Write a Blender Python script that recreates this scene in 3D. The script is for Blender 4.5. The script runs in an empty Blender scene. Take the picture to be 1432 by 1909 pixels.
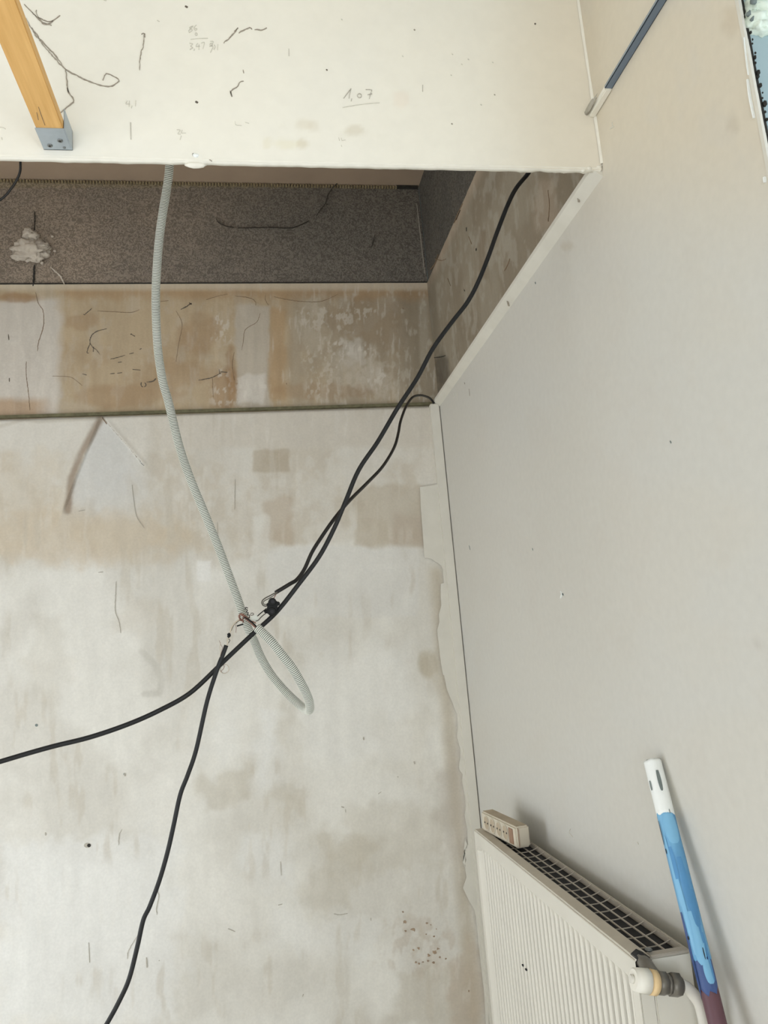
import bpy, bmesh, math, random
import numpy as np
from mathutils import Vector, Matrix, noise as mnoise

random.seed(7)
SC = bpy.context.scene
COL = SC.collection

# ------------------------------------------------------------------ camera
W, H, F = 1432.0, 1909.0, 1440.0
CX, CY = 716.0, 954.5
EYE = Vector((0, 0, 1.55))
RT = Vector((0.9845685206226484, -0.15434082350658562, -0.08248477676661571))
UP = Vector((0.053533674957679134, -0.1831154420917972, 0.9816327625507673))
FW = Vector((0.1666102453165921, 0.9709004300477132, 0.17202726844518096))
cd = bpy.data.cameras.new('camera')
cam = bpy.data.objects.new('camera', cd)
COL.objects.link(cam)
cam.matrix_world = Matrix((
    (RT.x, UP.x, -FW.x, EYE.x), (RT.y, UP.y, -FW.y, EYE.y), (RT.z, UP.z, -FW.z, EYE.z), (0, 0, 0, 1)))
cd.sensor_fit = 'VERTICAL'
cd.sensor_height = 36.0
cd.lens = 36.0 * F / H
cd.clip_start = 0.02
SC.camera = cam

# ------------------------------------------------------------------ world, daylight, exposure
SC.view_settings.view_transform = 'Standard'
SC.view_settings.look = 'None'
SC.view_settings.gamma = 1.0
SC.view_settings.use_curve_mapping = False
SC.view_settings.exposure = 0.40
SC.cycles.use_denoising = True
SC.cycles.max_bounces = 8
SC.cycles.diffuse_bounces = 6
wd = bpy.data.worlds.new('sky')
SC.world = wd
wd.use_nodes = True
bg = wd.node_tree.nodes['Background']
bg.inputs['Color'].default_value = (0.86, 0.93, 1.0, 1)
bg.inputs['Strength'].default_value = 1.6


def window_light(name, loc, size, direction, power, color=(1, 1, 1)):
    ld = bpy.data.lights.new(name, 'AREA')
    ld.shape = 'RECTANGLE'
    ld.size, ld.size_y = size
    ld.energy = power
    ld.color = color
    o = bpy.data.objects.new(name, ld)
    COL.objects.link(o)
    o.location = loc
    o.rotation_euler = Vector(direction).to_track_quat('-Z', 'Z').to_euler()
    return o


# daylight entering at the three window openings of the room
window_light('daylight_left_window', (-2.17, 1.25, 0.85), (1.5, 1.4), (1, 0, 0), 15, (0.965, 1.0, 1.06))
window_light('daylight_rear_window', (-0.9, -2.17, 1.15), (1.7, 2.1), (0, 1, 0), 27, (0.975, 1.0, 1.06))
window_light('daylight_balcony_door', (0.97, 0.27, 1.15), (0.95, 2.2), (-1, 0, 0), 17, (0.955, 0.99, 1.06))

# ------------------------------------------------------------------ measuring helpers
XR, YB, YP = 0.70, 2.70, 1.261          # right wall, back wall, bulkhead face
H1, H2, H3 = 2.42, 2.915, 3.325         # top of the papered walls, of the bare plaster band, of the void


def ray(px, py):
    return RT * ((px - CX) / F) - UP * ((py - CY) / F) + FW


def at(px, py, axis, val):
    d = ray(px, py)
    return EYE + d * ((val - EYE[axis]) / d[axis])


def to_px(X, Y, Z):
    """numpy: where points of the place show in the 1432x1909 photograph (for laying out stains by measurement)"""
    dx, dy, dz = X - EYE.x, Y - EYE.y, Z - EYE.z
    w = dx * FW.x + dy * FW.y + dz * FW.z
    w = np.maximum(w, 0.05)
    return (CX + F * (dx * RT.x + dy * RT.y + dz * RT.z) / w,
            CY - F * (dx * UP.x + dy * UP.y + dz * UP.z) / w)


def s2l(c):
    return tuple((x / 12.92 if x <= 0.04045 else ((x + 0.055) / 1.055) ** 2.4) for x in c[:3])


def rgb(r, g, b):
    return s2l((r / 255, g / 255, b / 255))


# numpy noise ------------------------------------------------------
def _hash(ix, iy, seed):
    n = (ix.astype(np.int64) * 374761393 + iy.astype(np.int64) * 668265263 + seed * 1442695041) & 0x7fffffff
    n = ((n ^ (n >> 13)) * 1274126177) & 0x7fffffff
    return ((n ^ (n >> 16)) & 0xffff) / 65535.0


def vn(x, y, seed=0):
    ix, iy = np.floor(x), np.floor(y)
    fx, fy = x - ix, y - iy
    fx, fy = fx * fx * (3 - 2 * fx), fy * fy * (3 - 2 * fy)
    a, b = _hash(ix, iy, seed), _hash(ix + 1, iy, seed)
    c, d = _hash(ix, iy + 1, seed), _hash(ix + 1, iy + 1, seed)
    return (a * (1 - fx) + b * fx) * (1 - fy) + (c * (1 - fx) + d * fx) * fy


def fbm(x, y, octv=4, seed=0):
    s, a, t = 0, 1.0, 0
    for i in range(octv):
        s = s + a * vn(x * 2 ** i + 17.3 * i, y * 2 ** i + 9.1 * i, seed + i)
        t += a
        a *= 0.55
    return s / t


def ss(a, b, x):
    t = np.clip((x - a) / (b - a), 0, 1)
    return t * t * (3 - 2 * t)


# ------------------------------------------------------------------ object helpers
def prop(o, label=None, cat=None, group=None, kind=None):
    if label:
        o['label'] = label
    if cat:
        o['category'] = cat
    if group:
        o['group'] = group
    if kind:
        o['kind'] = kind
    return o


def link(name, me, mat=None, parent=None, smooth=False):
    o = bpy.data.objects.new(name, me)
    COL.objects.link(o)
    if mat:
        me.materials.append(mat)
    if parent is not None:
        o.parent = parent
        o.matrix_parent_inverse = parent.matrix_world.inverted() if parent.type != 'EMPTY' else Matrix.Translation(-parent.location)
    if smooth:
        me.polygons.foreach_set('use_smooth', [True] * len(me.polygons))
    return o


def mesh(name, verts, faces, mat=None, parent=None, smooth=False, fix=True):
    me = bpy.data.meshes.new(name)
    me.from_pydata([tuple(v) for v in verts], [], faces)
    if fix:
        bm = bmesh.new()
        bm.from_mesh(me)
        bmesh.ops.recalc_face_normals(bm, faces=bm.faces)
        bm.to_mesh(me)
        bm.free()
    me.update()
    return link(name, me, mat, parent, smooth)


def empty(name, loc):
    o = bpy.data.objects.new(name, None)
    o.empty_display_size = 0.05
    COL.objects.link(o)
    o.location = loc
    return o


def from_bm(name, bm, mat=None, parent=None, smooth=False):
    me = bpy.data.meshes.new(name)
    bmesh.ops.recalc_face_normals(bm, faces=bm.faces)
    bm.to_mesh(me)
    bm.free()
    return link(name, me, mat, parent, smooth)


def bm_box(bm, lo, hi, bev=0.0, rot=None, about=None):
    c = [(a + b) / 2 for a, b in zip(lo, hi)]
    m = Matrix.Translation(c) @ Matrix.Diagonal((hi[0] - lo[0], hi[1] - lo[1], hi[2] - lo[2], 1))
    if rot is not None:
        p = Vector(about or c)
        m = Matrix.Translation(p) @ rot.to_4x4() @ Matrix.Translation(-p) @ m
    r = bmesh.ops.create_cube(bm, size=1, matrix=m)
    if bev > 0:
        es = list({e for v in r['verts'] for e in v.link_edges})
        bmesh.ops.bevel(bm, geom=es, offset=bev, segments=2, affect='EDGES')


def box(name, lo, hi, mat, parent=None, bev=0.0, rot=None, about=None):
    bm = bmesh.new()
    bm_box(bm, lo, hi, bev, rot, about)
    return from_bm(name, bm, mat, parent)


def spline(pts, n):
    """Catmull-Rom through pts, n samples per span"""
    P = [Vector(p) for p in pts]
    P = [P[0] * 2 - P[1]] + P + [P[-1] * 2 - P[-2]]
    out = []
    for i in range(1, len(P) - 2):
        a, b, c, d = P[i - 1], P[i], P[i + 1], P[i + 2]
        for k in range(n):
            t = k / n
            out.append(0.5 * ((2 * b) + (c - a) * t + (2 * a - 5 * b + 4 * c - d) * t * t + (3 * b - a - 3 * c + d) * t ** 3))
    out.append(P[-2])
    return out


def even(path, step):
    out = [path[0]]
    acc = 0.0
    for a, b in zip(path, path[1:]):
        L = (b - a).length
        if L < 1e-9:
            continue
        d = step - acc
        while d <= L:
            out.append(a.lerp(b, d / L))
            d += step
        acc = L - (d - step)
    if (out[-1] - path[-1]).length > step * 0.3:
        out.append(path[-1])
    return out


def tube_data(path, rad, seg=10, caps=True):
    """sweep; rad a number or a function of (index, count)"""
    n = len(path)
    T = [(path[min(i + 1, n - 1)] - path[max(i - 1, 0)]).normalized() for i in range(n)]
    nrm = T[0].orthogonal().normalized()
    V, Fc = [], []
    for i in range(n):
        if i:
            ax = T[i - 1].cross(T[i])
            if ax.length > 1e-8:
                nrm = Matrix.Rotation(T[i - 1].angle(T[i]), 3, ax.normalized()) @ nrm
        nrm = (nrm - T[i] * nrm.dot(T[i])).normalized()
        bn = T[i].cross(nrm)
        r = rad(i, n) if callable(rad) else rad
        for k in range(seg):
            a = 2 * math.pi * k / seg
            V.append(path[i] + (nrm * math.cos(a) + bn * math.sin(a)) * r)
    for i in range(n - 1):
        for k in range(seg):
            k2 = (k + 1) % seg
            Fc.append((i * seg + k, i * seg + k2, (i + 1) * seg + k2, (i + 1) * seg + k))
    if caps:
        Fc.append(tuple(range(seg - 1, -1, -1)))
        Fc.append(tuple((n - 1) * seg + k for k in range(seg)))
    return V, Fc


def tube(name, pts, rad, mat, parent=None, seg=10, n=8, step=None, smooth=True, caps=True):
    path = spline(pts, n)
    if step:
        path = even(path, step)
    V, Fc = tube_data(path, rad, seg, caps)
    return mesh(name, V, Fc, mat, parent, smooth)


def cyl(bm, a, b, r, seg=20, r2=None):
    a, b = Vector(a), Vector(b)
    d = b - a
    m = Matrix.Translation((a + b) / 2) @ d.to_track_quat('Z', 'Y').to_matrix().to_4x4()
    bmesh.ops.create_cone(bm, cap_ends=True, segments=seg, radius1=r, radius2=r if r2 is None else r2, depth=d.length, matrix=m)


def cylinder(name, a, b, r, mat, parent=None, seg=24, r2=None, bev=0.0):
    bm = bmesh.new()
    cyl(bm, a, b, r, seg, r2)
    if bev:
        es = [e for e in bm.edges if len(e.link_faces) == 2 and any(len(f.verts) > 4 for f in e.link_faces)]
        bmesh.ops.bevel(bm, geom=es, offset=bev, segments=2, affect='EDGES')
    o = from_bm(name, bm, mat, parent)
    for p in o.data.polygons:
        p.use_smooth = len(p.vertices) == 4
    return o


def grid(name, us, vs, pos, color, mat, parent=None):
    """a surface of us x vs points; pos(U,V)->(X,Y,Z) arrays, color(px,py,X,Y,Z)->rgb arrays"""
    U, V = np.meshgrid(us, vs)
    X, Y, Z = pos(U, V)
    n, m = len(us), len(vs)
    co = np.stack([X, Y, Z], -1).reshape(-1, 3)
    i = np.arange(n * m).reshape(m, n)
    q = np.stack([i[:-1, :-1], i[:-1, 1:], i[1:, 1:], i[1:, :-1]], -1).reshape(-1, 4)
    me = bpy.data.meshes.new(name)
    me.vertices.add(len(co))
    me.vertices.foreach_set('co', co.astype(np.float32).ravel())
    me.loops.add(q.size)
    me.loops.foreach_set('vertex_index', q.astype(np.int32).ravel())
    me.polygons.add(len(q))
    me.polygons.foreach_set('loop_start', (np.arange(len(q)) * 4).astype(np.int32))
    me.polygons.foreach_set('use_smooth', np.ones(len(q), dtype=bool))
    me.update(calc_edges=True)
    me.validate()
    P, Q = to_px(X, Y, Z)
    c = color(P, Q, X, Y, Z)
    rgba = np.ones((len(co), 4), dtype=np.float32)
    rgba[:, :3] = np.clip(np.stack(c, -1).reshape(-1, 3), 0, 1)
    at_ = me.color_attributes.new('stain', 'FLOAT_COLOR', 'POINT')
    at_.data.foreach_set('color', rgba.ravel())
    return link(name, me, mat, parent)


# ------------------------------------------------------------------ materials
def nodes_mat(name):
    m = bpy.data.materials.new(name)
    m.use_nodes = True
    nt = m.node_tree
    return m, nt, nt.nodes['Principled BSDF']


def material(name, col, rough=0.6, var=0.08, scale=20.0, bump=0.0, bscale=80.0, metal=0.0, stretch=(1, 1, 1), spec=0.4, col2=None, detail=4):
    m, nt, b = nodes_mat(name)
    tc = nt.nodes.new('ShaderNodeTexCoord')
    mp = nt.nodes.new('ShaderNodeMapping')
    mp.inputs['Scale'].default_value = stretch
    nt.links.new(tc.outputs['Object'], mp.inputs['Vector'])
    nz = nt.nodes.new('ShaderNodeTexNoise')
    nz.inputs['Scale'].default_value = scale
    nz.inputs['Detail'].default_value = detail
    nt.links.new(mp.outputs['Vector'], nz.inputs['Vector'])
    rp = nt.nodes.new('ShaderNodeValToRGB')
    c2 = col2 or tuple(min(1, x * (1 + var)) for x in col)
    c1 = col if col2 else tuple(x * (1 - var) for x in col)
    rp.color_ramp.elements[0].color = (*c1, 1)
    rp.color_ramp.elements[1].color = (*c2, 1)
    rp.color_ramp.elements[0].position = 0.3
    rp.color_ramp.elements[1].position = 0.7
    nt.links.new(nz.outputs['Fac'], rp.inputs['Fac'])
    nt.links.new(rp.outputs['Color'], b.inputs['Base Color'])
    b.inputs['Roughness'].default_value = rough
    b.inputs['Metallic'].default_value = metal
    b.inputs['Specular IOR Level'].default_value = spec
    if bump:
        n2 = nt.nodes.new('ShaderNodeTexNoise')
        n2.inputs['Scale'].default_value = bscale
        n2.inputs['Detail'].default_value = 5
        nt.links.new(mp.outputs['Vector'], n2.inputs['Vector'])
        bp = nt.nodes.new('ShaderNodeBump')
        bp.inputs['Strength'].default_value = bump
        bp.inputs['Distance'].default_value = 0.004
        nt.links.new(n2.outputs['Fac'], bp.inputs['Height'])
        nt.links.new(bp.outputs['Normal'], b.inputs['Normal'])
    return m


def stain_material(name, rough=0.85, fine=0.06, fscale=160.0, bump=0.15, worm=False):
    """colour from the stain layout, fine grain and relief from noise nodes"""
    m, nt, b = nodes_mat(name)
    at_ = nt.nodes.new('ShaderNodeAttribute')
    at_.attribute_name = 'stain'
    tc = nt.nodes.new('ShaderNodeTexCoord')
    nz = nt.nodes.new('ShaderNodeTexNoise')
    nz.inputs['Scale'].default_value = fscale
    nz.inputs['Detail'].default_value = 1.2 if worm else 3
    if worm:
        nz.inputs['Distortion'].default_value = 2.5
    nt.links.new(tc.outputs['Object'], nz.inputs['Vector'])
    mr = nt.nodes.new('ShaderNodeMapRange')
    mr.inputs['From Min'].default_value = 0.42 if worm else 0.3
    mr.inputs['From Max'].default_value = 0.58 if worm else 0.7
    mr.inputs['To Min'].default_value = 1 - fine
    mr.inputs['To Max'].default_value = 1 + fine
    nt.links.new(nz.outputs['Fac'], mr.inputs['Value'])
    mx = nt.nodes.new('ShaderNodeVectorMath')
    mx.operation = 'SCALE'
    nt.links.new(at_.outputs['Color'], mx.inputs[0])
    nt.links.new(mr.outputs['Result'], mx.inputs['Scale'])
    nt.links.new(mx.outputs['Vector'], b.inputs['Base Color'])
    b.inputs['Roughness'].default_value = rough
    b.inputs['Specular IOR Level'].default_value = 0.25
    bp = nt.nodes.new('ShaderNodeBump')
    bp.inputs['Strength'].default_value = bump
    bp.inputs['Distance'].default_value = 0.003
    nt.links.new(nz.outputs['Fac'], bp.inputs['Height'])
    nt.links.new(bp.outputs['Normal'], b.inputs['Normal'])
    return m


M = {}
M['plaster'] = stain_material('stained_plaster', 0.9, 0.035, 140, 0.10)
M['ingrain'] = stain_material('ingrain_texture', 0.95, 0.27, 70, 0.5, worm=True)
M['right'] = stain_material('matt_emulsion', 0.75, 0.018, 60, 0.06)
M['bulk'] = stain_material('ivory_board', 0.7, 0.015, 40, 0.05)
M['trimwhite'] = material('trim_paint', rgb(214, 211, 200), 0.6, 0.05, 12, 0.1, 60)
M['cornertrim'] = material('corner_trim_paint', rgb(212, 209, 198), 0.6, 0.04, 9, 0.12, 50)
M['paper'] = material('torn_paper', rgb(211, 208, 197), 0.8, 0.04, 15, 0.15, 80)
M['ceil'] = material('old_ceiling_paint', rgb(178, 158, 138), 0.9, 0.06, 6, 0.1, 60)
M['wallplain'] = material('plain_wall', rgb(216, 212, 202), 0.85, 0.03, 4)
M['floor'] = material('bare_floor', rgb(200, 194, 182), 0.8, 0.08, 5, 0.2, 30)
M['edge'] = material('board_edge', rgb(232, 229, 217), 0.8, 0.03, 60, 0.25, 90)
M['gap'] = material('dark_gap', rgb(50, 48, 44), 0.95, 0.3, 80)
M['joint'] = material('shaded_gap', rgb(110, 104, 92), 0.95, 0.2, 60)  # shade of the corner gap, put into the filler's colour
M['ledgeshadow'] = material('olive_shadow', rgb(104, 100, 76), 0.95, 0.25, 60)  # olive tone of the painted shadow line on the ledge
M['cable'] = material('black_cable_sheath', rgb(27, 28, 29), 0.5, 0.12, 30, spec=0.3)
M['cableB'] = material('thin_black_sheath', rgb(24, 22, 20), 0.5, 0.12, 30, spec=0.4)
M['conduit'] = material('grey_conduit', rgb(203, 205, 195), 0.5, 0.05, 25, spec=0.4)
M['groove'] = material('groove_shade', rgb(92, 93, 85), 0.7, 0.1, 40)  # shade in the conduit's grooves, put into the colour
M['wood'] = material('pine_batten', rgb(204, 158, 92), 0.6, 0.1, 14, 0.08, 60, stretch=(9, 0.5, 9), col2=rgb(222, 178, 112))
M['zinc'] = material('zinc_plate', rgb(166, 175, 180), 0.5, 0.1, 30, metal=0.25, spec=0.5)
M['screw'] = material('screw_steel', rgb(120, 122, 120), 0.35, 0.15, 60, metal=0.8)
M['rail'] = material('blue_grey_steel', rgb(112, 126, 142), 0.5, 0.08, 10, metal=0.15, stretch=(1, 0.2, 1))
M['rad'] = material('radiator_enamel', rgb(217, 214, 203), 0.42, 0.03, 8, spec=0.5)
M['radtop'] = material('dusty_radiator_top', rgb(196, 188, 174), 0.7, 0.08, 18, spec=0.3)
M['bar'] = material('grille_enamel', rgb(178, 170, 158), 0.6, 0.06, 20)
M['inner'] = material('inner_shade_chip', rgb(46, 46, 48), 0.9, 0.15, 30)  # inside shade put into the colour; also serves chips and screws
M['strip'] = material('yellowed_plastic', rgb(206, 198, 180), 0.45, 0.06, 14, spec=0.5)
M['striptop'] = material('dusty_plastic', rgb(178, 164, 142), 0.7, 0.08, 30)
M['switch'] = material('brown_switch', rgb(150, 120, 98), 0.5, 0.1, 30)
M['brass'] = material('dark_brass_nut', rgb(116, 112, 104), 0.4, 0.18, 40, metal=0.4)
M['ochre'] = material('ochre_washer', rgb(224, 196, 150), 0.6, 0.08, 30)
M['whiteplastic'] = material('white_plastic', rgb(230, 227, 216), 0.45, 0.03, 20)
M['pipe'] = material('painted_pipe', rgb(216, 213, 203), 0.5, 0.05, 14)
M['burgundy'] = material('burgundy_paint', rgb(96, 66, 74), 0.5, 0.12, 12, stretch=(1, 1, 0.3))
M['blue'] = material('blue_paint', rgb(92, 150, 196), 0.4, 0.1, 22, stretch=(1.2, 1.2, 0.22), col2=rgb(128, 184, 218), detail=2)
M['bluedark'] = material('navy_paint', rgb(66, 88, 138), 0.45, 0.1, 20)
M['bluemid'] = material('deep_blue_paint', rgb(84, 142, 190), 0.45, 0.08, 20)
M['bluelight'] = material('light_blue_paint', rgb(124, 180, 216), 0.4, 0.04, 20)
M['white'] = material('white_paint', rgb(236, 240, 238), 0.5, 0.03, 30, 0.15, 90)
M['greychip'] = material('grey_chip', rgb(118, 128, 126), 0.8, 0.2, 60)
M['putty'] = material('grey_putty', rgb(168, 164, 152), 0.9, 0.1, 40, 0.3, 80)
M['pencil'] = material('pencil_lead', rgb(184, 180, 169), 0.9, 0.12, 200)
M['faint'] = material('faint_pencil', rgb(208, 205, 193), 0.9, 0.08, 200)
M['web'] = material('sooty_cobweb', rgb(98, 90, 80), 0.95, 0.2, 300)
M['webdark'] = material('soot_strand', rgb(66, 62, 56), 0.95, 0.2, 300)
M['webfaint'] = material('dusty_cobweb', rgb(158, 150, 137), 0.95, 0.2, 300)
M['crack'] = material('crack_shade', rgb(132, 112, 90), 0.95, 0.25, 200)
M['crackpale'] = material('hairline_crack', rgb(178, 173, 161), 0.95, 0.1, 200)
M['foam'] = material('grey_foam', rgb(200, 190, 176), 0.95, 0.08, 40, 0.6, 60)
M['foamwhite'] = material('pale_foam', rgb(226, 236, 222), 0.95, 0.08, 30, 0.5, 60)
M['palebrown'] = material('pale_blue_reveal', rgb(158, 178, 182), 0.7, 0.05, 7)
M['copper'] = material('brown_wire', rgb(122, 84, 70), 0.5, 0.15, 60)
M['wirewhite'] = material('pale_wire', rgb(190, 178, 158), 0.5, 0.08, 60)
M['wiregrey'] = material('grey_wire', rgb(92, 88, 78), 0.5, 0.1, 60)
M['block'] = material('black_bakelite', rgb(22, 23, 22), 0.55, 0.2, 60, spec=0.2)
M['rust'] = material('rust_spot', rgb(160, 140, 118), 0.95, 0.2, 120)
m_, nt_, b_ = nodes_mat('clear_plastic')
b_.inputs['Base Color'].default_value = (0.93, 0.92, 0.88, 1)
b_.inputs['Roughness'].default_value = 0.15
b_.inputs['Transmission Weight'].default_value = 0.85
b_.inputs['IOR'].default_value = 1.25
M['clear'] = m_
m_, nt_, b_ = nodes_mat('window_glass')
b_.inputs['Base Color'].default_value = (0.95, 0.97, 0.97, 1)
b_.inputs['Roughness'].default_value = 0.02
b_.inputs['Transmission Weight'].default_value = 1.0
b_.inputs['IOR'].default_value = 1.02
M['glass'] = m_


# strokes: thin flat marks lying on a plane ------------------------
def stroke(name, pts, axis, val, width, mat, parent=None, taper=True, lift=0.0012, n=5, wob=0.0):
    """pts measured in the photograph, laid on the plane axis=val; a ribbon a millimetre thick"""
    P = [at(x, y, axis, val) for x, y in pts]
    path = spline(P, n) if len(P) > 2 else [P[0], P[0].lerp(P[-1], 0.5), P[-1]]
    nrm = Vector((0, 0, 0))
    nrm[axis] = -1
    V, Fc = [], []
    if wob and len(path) > 3:
        path = even(path, .004)
        so = random.random() * 50
        path = [p + Vector([0 if j == axis else .0016 * mnoise.noise((i * .55 + so, j * 7.0, 0)) for j in range(3)]) for i, p in enumerate(path)]
    k = len(path)
    for i, p in enumerate(path):
        t = (path[min(i + 1, k - 1)] - path[max(i - 1, 0)])
        t = t.normalized() if t.length > 1e-9 else Vector((1, 0, 0))
        s = nrm.cross(t).normalized()
        f = 1.0
        if taper:
            f = 0.35 + 0.65 * math.sin(math.pi * (i + 0.5) / k) ** 0.5
        f *= 1 + wob * (random.random() - 0.5)
        w = width * f / 2 * 0.72
        V += [p - s * w + nrm * lift, p + s * w + nrm * lift, p + s * w - nrm * 0.001, p - s * w - nrm * 0.001]
    for i in range(k - 1):
        a, b = i * 4, i * 4 + 4
        for j in range(4):
            j2 = (j + 1) % 4
            Fc.append((a + j, a + j2, b + j2, b + j))
    Fc += [(3, 2, 1, 0), ((k - 1) * 4, (k - 1) * 4 + 1, (k - 1) * 4 + 2, (k - 1) * 4 + 3)]
    return mesh(name, V, Fc, mat, parent)


def sc(o, k, pts):
    """crop measurements -> photograph pixels"""
    return [(o[0] + x / k, o[1] + y / k) for x, y in pts]


def slab(name, pix, axis, val, thick, mat, parent=None, back=0.001):
    """an outline measured on a plane, given real thickness towards the room"""
    P = [at(x, y, axis, val) for x, y in pix]
    nrm = Vector((0, 0, 0))
    nrm[axis] = -1
    bm = bmesh.new()
    vs = [bm.verts.new(p - nrm * back) for p in P]
    f = bm.faces.new(vs)
    r = bmesh.ops.extrude_face_region(bm, geom=[f])
    for v in r['geom']:
        if isinstance(v, bmesh.types.BMVert):
            v.co += nrm * (thick + back)
    bmesh.ops.triangulate(bm, faces=[f for f in bm.faces if len(f.verts) > 4])
    return from_bm(name, bm, mat, parent)


def lump(name, center, radii, mat, parent=None, amp=0.35, freq=3.0, seed=0, sub=3, flat_axis=None):
    bm = bmesh.new()
    bmesh.ops.create_icosphere(bm, subdivisions=sub, radius=1)
    c = Vector(center)
    for v in bm.verts:
        d = v.co.normalized()
        k = 1 + amp * (mnoise.noise(d * freq + Vector((seed * 7.1, seed * 3.3, 0))) + 0.5 * mnoise.noise(d * freq * 2.3 + Vector((seed, 5, 1))))
        v.co = c + Vector((d.x * radii[0], d.y * radii[1], d.z * radii[2])) * k
    return from_bm(name, bm, mat, parent, True)


# ------------------------------------------------------------------ the shell
def rect(P, Q, x0, y0, x1, y1, soft=8, rough=6, seed=0, fr=0.03):
    w = (fbm(P * fr, Q * fr, 3, seed) - 0.5) * 2 * rough
    w2 = (fbm(P * fr + 50, Q * fr + 20, 3, seed + 5) - 0.5) * 2 * rough
    a = ss(x0 - soft, x0 + soft, P + w) * (1 - ss(x1 - soft, x1 + soft, P + w))
    return a * ss(y0 - soft, y0 + soft, Q + w2) * (1 - ss(y1 - soft, y1 + soft, Q + w2))


def blob(P, Q, cx, cy, rx, ry, seed=0, rough=0.5, fr=0.04, soft=0.35):
    d = np.hypot((P - cx) / rx, (Q - cy) / ry) + (fbm(P * fr, Q * fr, 3, seed) - 0.5) * 2 * rough
    return 1 - ss(1 - soft, 1 + soft, d)


def line_d(P, Q, pts):
    d = np.full(P.shape, 1e9)
    for (x0, y0), (x1, y1) in zip(pts, pts[1:]):
        dx, dy = x1 - x0, y1 - y0
        t = np.clip(((P - x0) * dx + (Q - y0) * dy) / (dx * dx + dy * dy), 0, 1)
        d = np.minimum(d, np.hypot(P - x0 - t * dx, Q - y0 - t * dy))
    return d


def mixc(c, t, col):
    return [a * (1 - t) + b * t for a, b in zip(c, col)]


def const(P, col):
    return [np.full(P.shape, x) for x in col]


def mulc(c, k):
    return [a * k for a in c]


# floor, ceilings and the walls outside the picture
prop(box('floor', (-2.3, -2.3, -0.1), (1.05, 2.85, 0), M['floor']), kind='structure')
prop(box('ceiling', (-2.3, YP, H3), (0.9, 2.85, H3 + 0.08), M['ceil']), kind='structure')
prop(box('ceiling_front', (-2.3, -2.3, 2.92), (1.05, YP, 3.0), M['wallplain']), kind='structure')


def wall_with_hole(name, x0, x1, a0, a1, z1, o0, o1, oz0, oz1, along):
    """a wall slab with one opening; along='y' (slab in x) or 'x' (slab in y)"""
    bm = bmesh.new()
    for (p, q, r, s) in ((a0, o0, 0, z1), (o1, a1, 0, z1), (o0, o1, 0, oz0), (o0, o1, oz1, z1)):
        if q - p < 1e-4 or s - r < 1e-4:
            continue
        if along == 'y':
            bm_box(bm, (x0, p, r), (x1, q, s))
        else:
            bm_box(bm, (p, x0, r), (q, x1, s))
    return prop(from_bm(name, bm, M['wallplain']), kind='structure')


wall_with_hole('wall_left', -2.3, -2.2, -2.3, 2.85, 3.4, 0.5, 2.0, 0.13, 1.57, 'y')
wall_with_hole('wall_rear', -2.3, -2.2, -2.3, 1.05, 3.0, -1.75, -0.05, 0.08, 2.22, 'x')


def casement(name, axis, pos, a0, a1, z0, z1):
    """white window frame with a mullion and two panes, in a wall of constant axis"""
    root = empty(name, (pos if axis == 0 else (a0 + a1) / 2, (a0 + a1) / 2 if axis == 0 else pos, z0))
    prop(root, kind='structure')

    def bx(nm, p, q, r, s, t, mat):
        lo, hi = ((pos - t, p, r), (pos + t, q, s)) if axis == 0 else ((p, pos - t, r), (q, pos + t, s))
        return box(nm, lo, hi, mat, root, 0.004 if t > 0.01 else 0)
    w = 0.06
    mid = (a0 + a1) / 2
    bx('frame', a0, a1, z0, z0 + w, 0.025, M['whiteplastic'])
    bx('frame', a0, a1, z1 - w, z1, 0.025, M['whiteplastic'])
    bx('frame', a0, a0 + w, z0 + w, z1 - w, 0.025, M['whiteplastic'])
    bx('frame', a1 - w, a1, z0 + w, z1 - w, 0.025, M['whiteplastic'])
    bx('mullion', mid - 0.04, mid + 0.04, z0 + w, z1 - w, 0.025, M['whiteplastic'])
    bx('pane', a0 + w, mid - 0.04, z0 + w, z1 - w, 0.003, M['glass'])
    bx('pane', mid + 0.04, a1 - w, z0 + w, z1 - w, 0.003, M['glass'])
    return root


casement('window_2', 0, -2.24, 0.5, 2.0, 0.13, 1.57)
casement('window_3', 1, -2.24, -1.75, -0.05, 0.08, 2.22)


# ---- back wall: lower papered and scraped part
def back_pos(U, V):
    P, Q = to_px(U, np.full(U.shape, YB), V)
    y = YB - 0.012 - 0.0012 * (fbm(U * 9, V * 9, 3, 3) - 0.5)
    # rounded paper lip along the top
    y = y + 0.010 * ss(H1 - 0.016, H1, V) ** 2
    # the bulging flap of torn paper under the ledge at the left
    L = line_d(P, Q, [(190, 778), (150, 850), (134, 890), (126, 955)])
    fold = (1 - ss(0, 26, L)) * ss(945, 780, Q) if False else (1 - ss(0, 24, L)) * ss(775, 790, Q) * (1 - ss(935, 965, Q))
    side = np.sign(P - (190 - (Q - 778) * 0.40))
    y = y - 0.010 * fold * (side < 0.5) * 0.6 + 0.004 * fold * (side > 0)
    R = line_d(P, Q, [(192, 780), (268, 868)])
    y = y - 0.004 * (1 - ss(0, 10, R)) * (P - 192 > (Q - 780) * 0.86)
    return U, y, V


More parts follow.
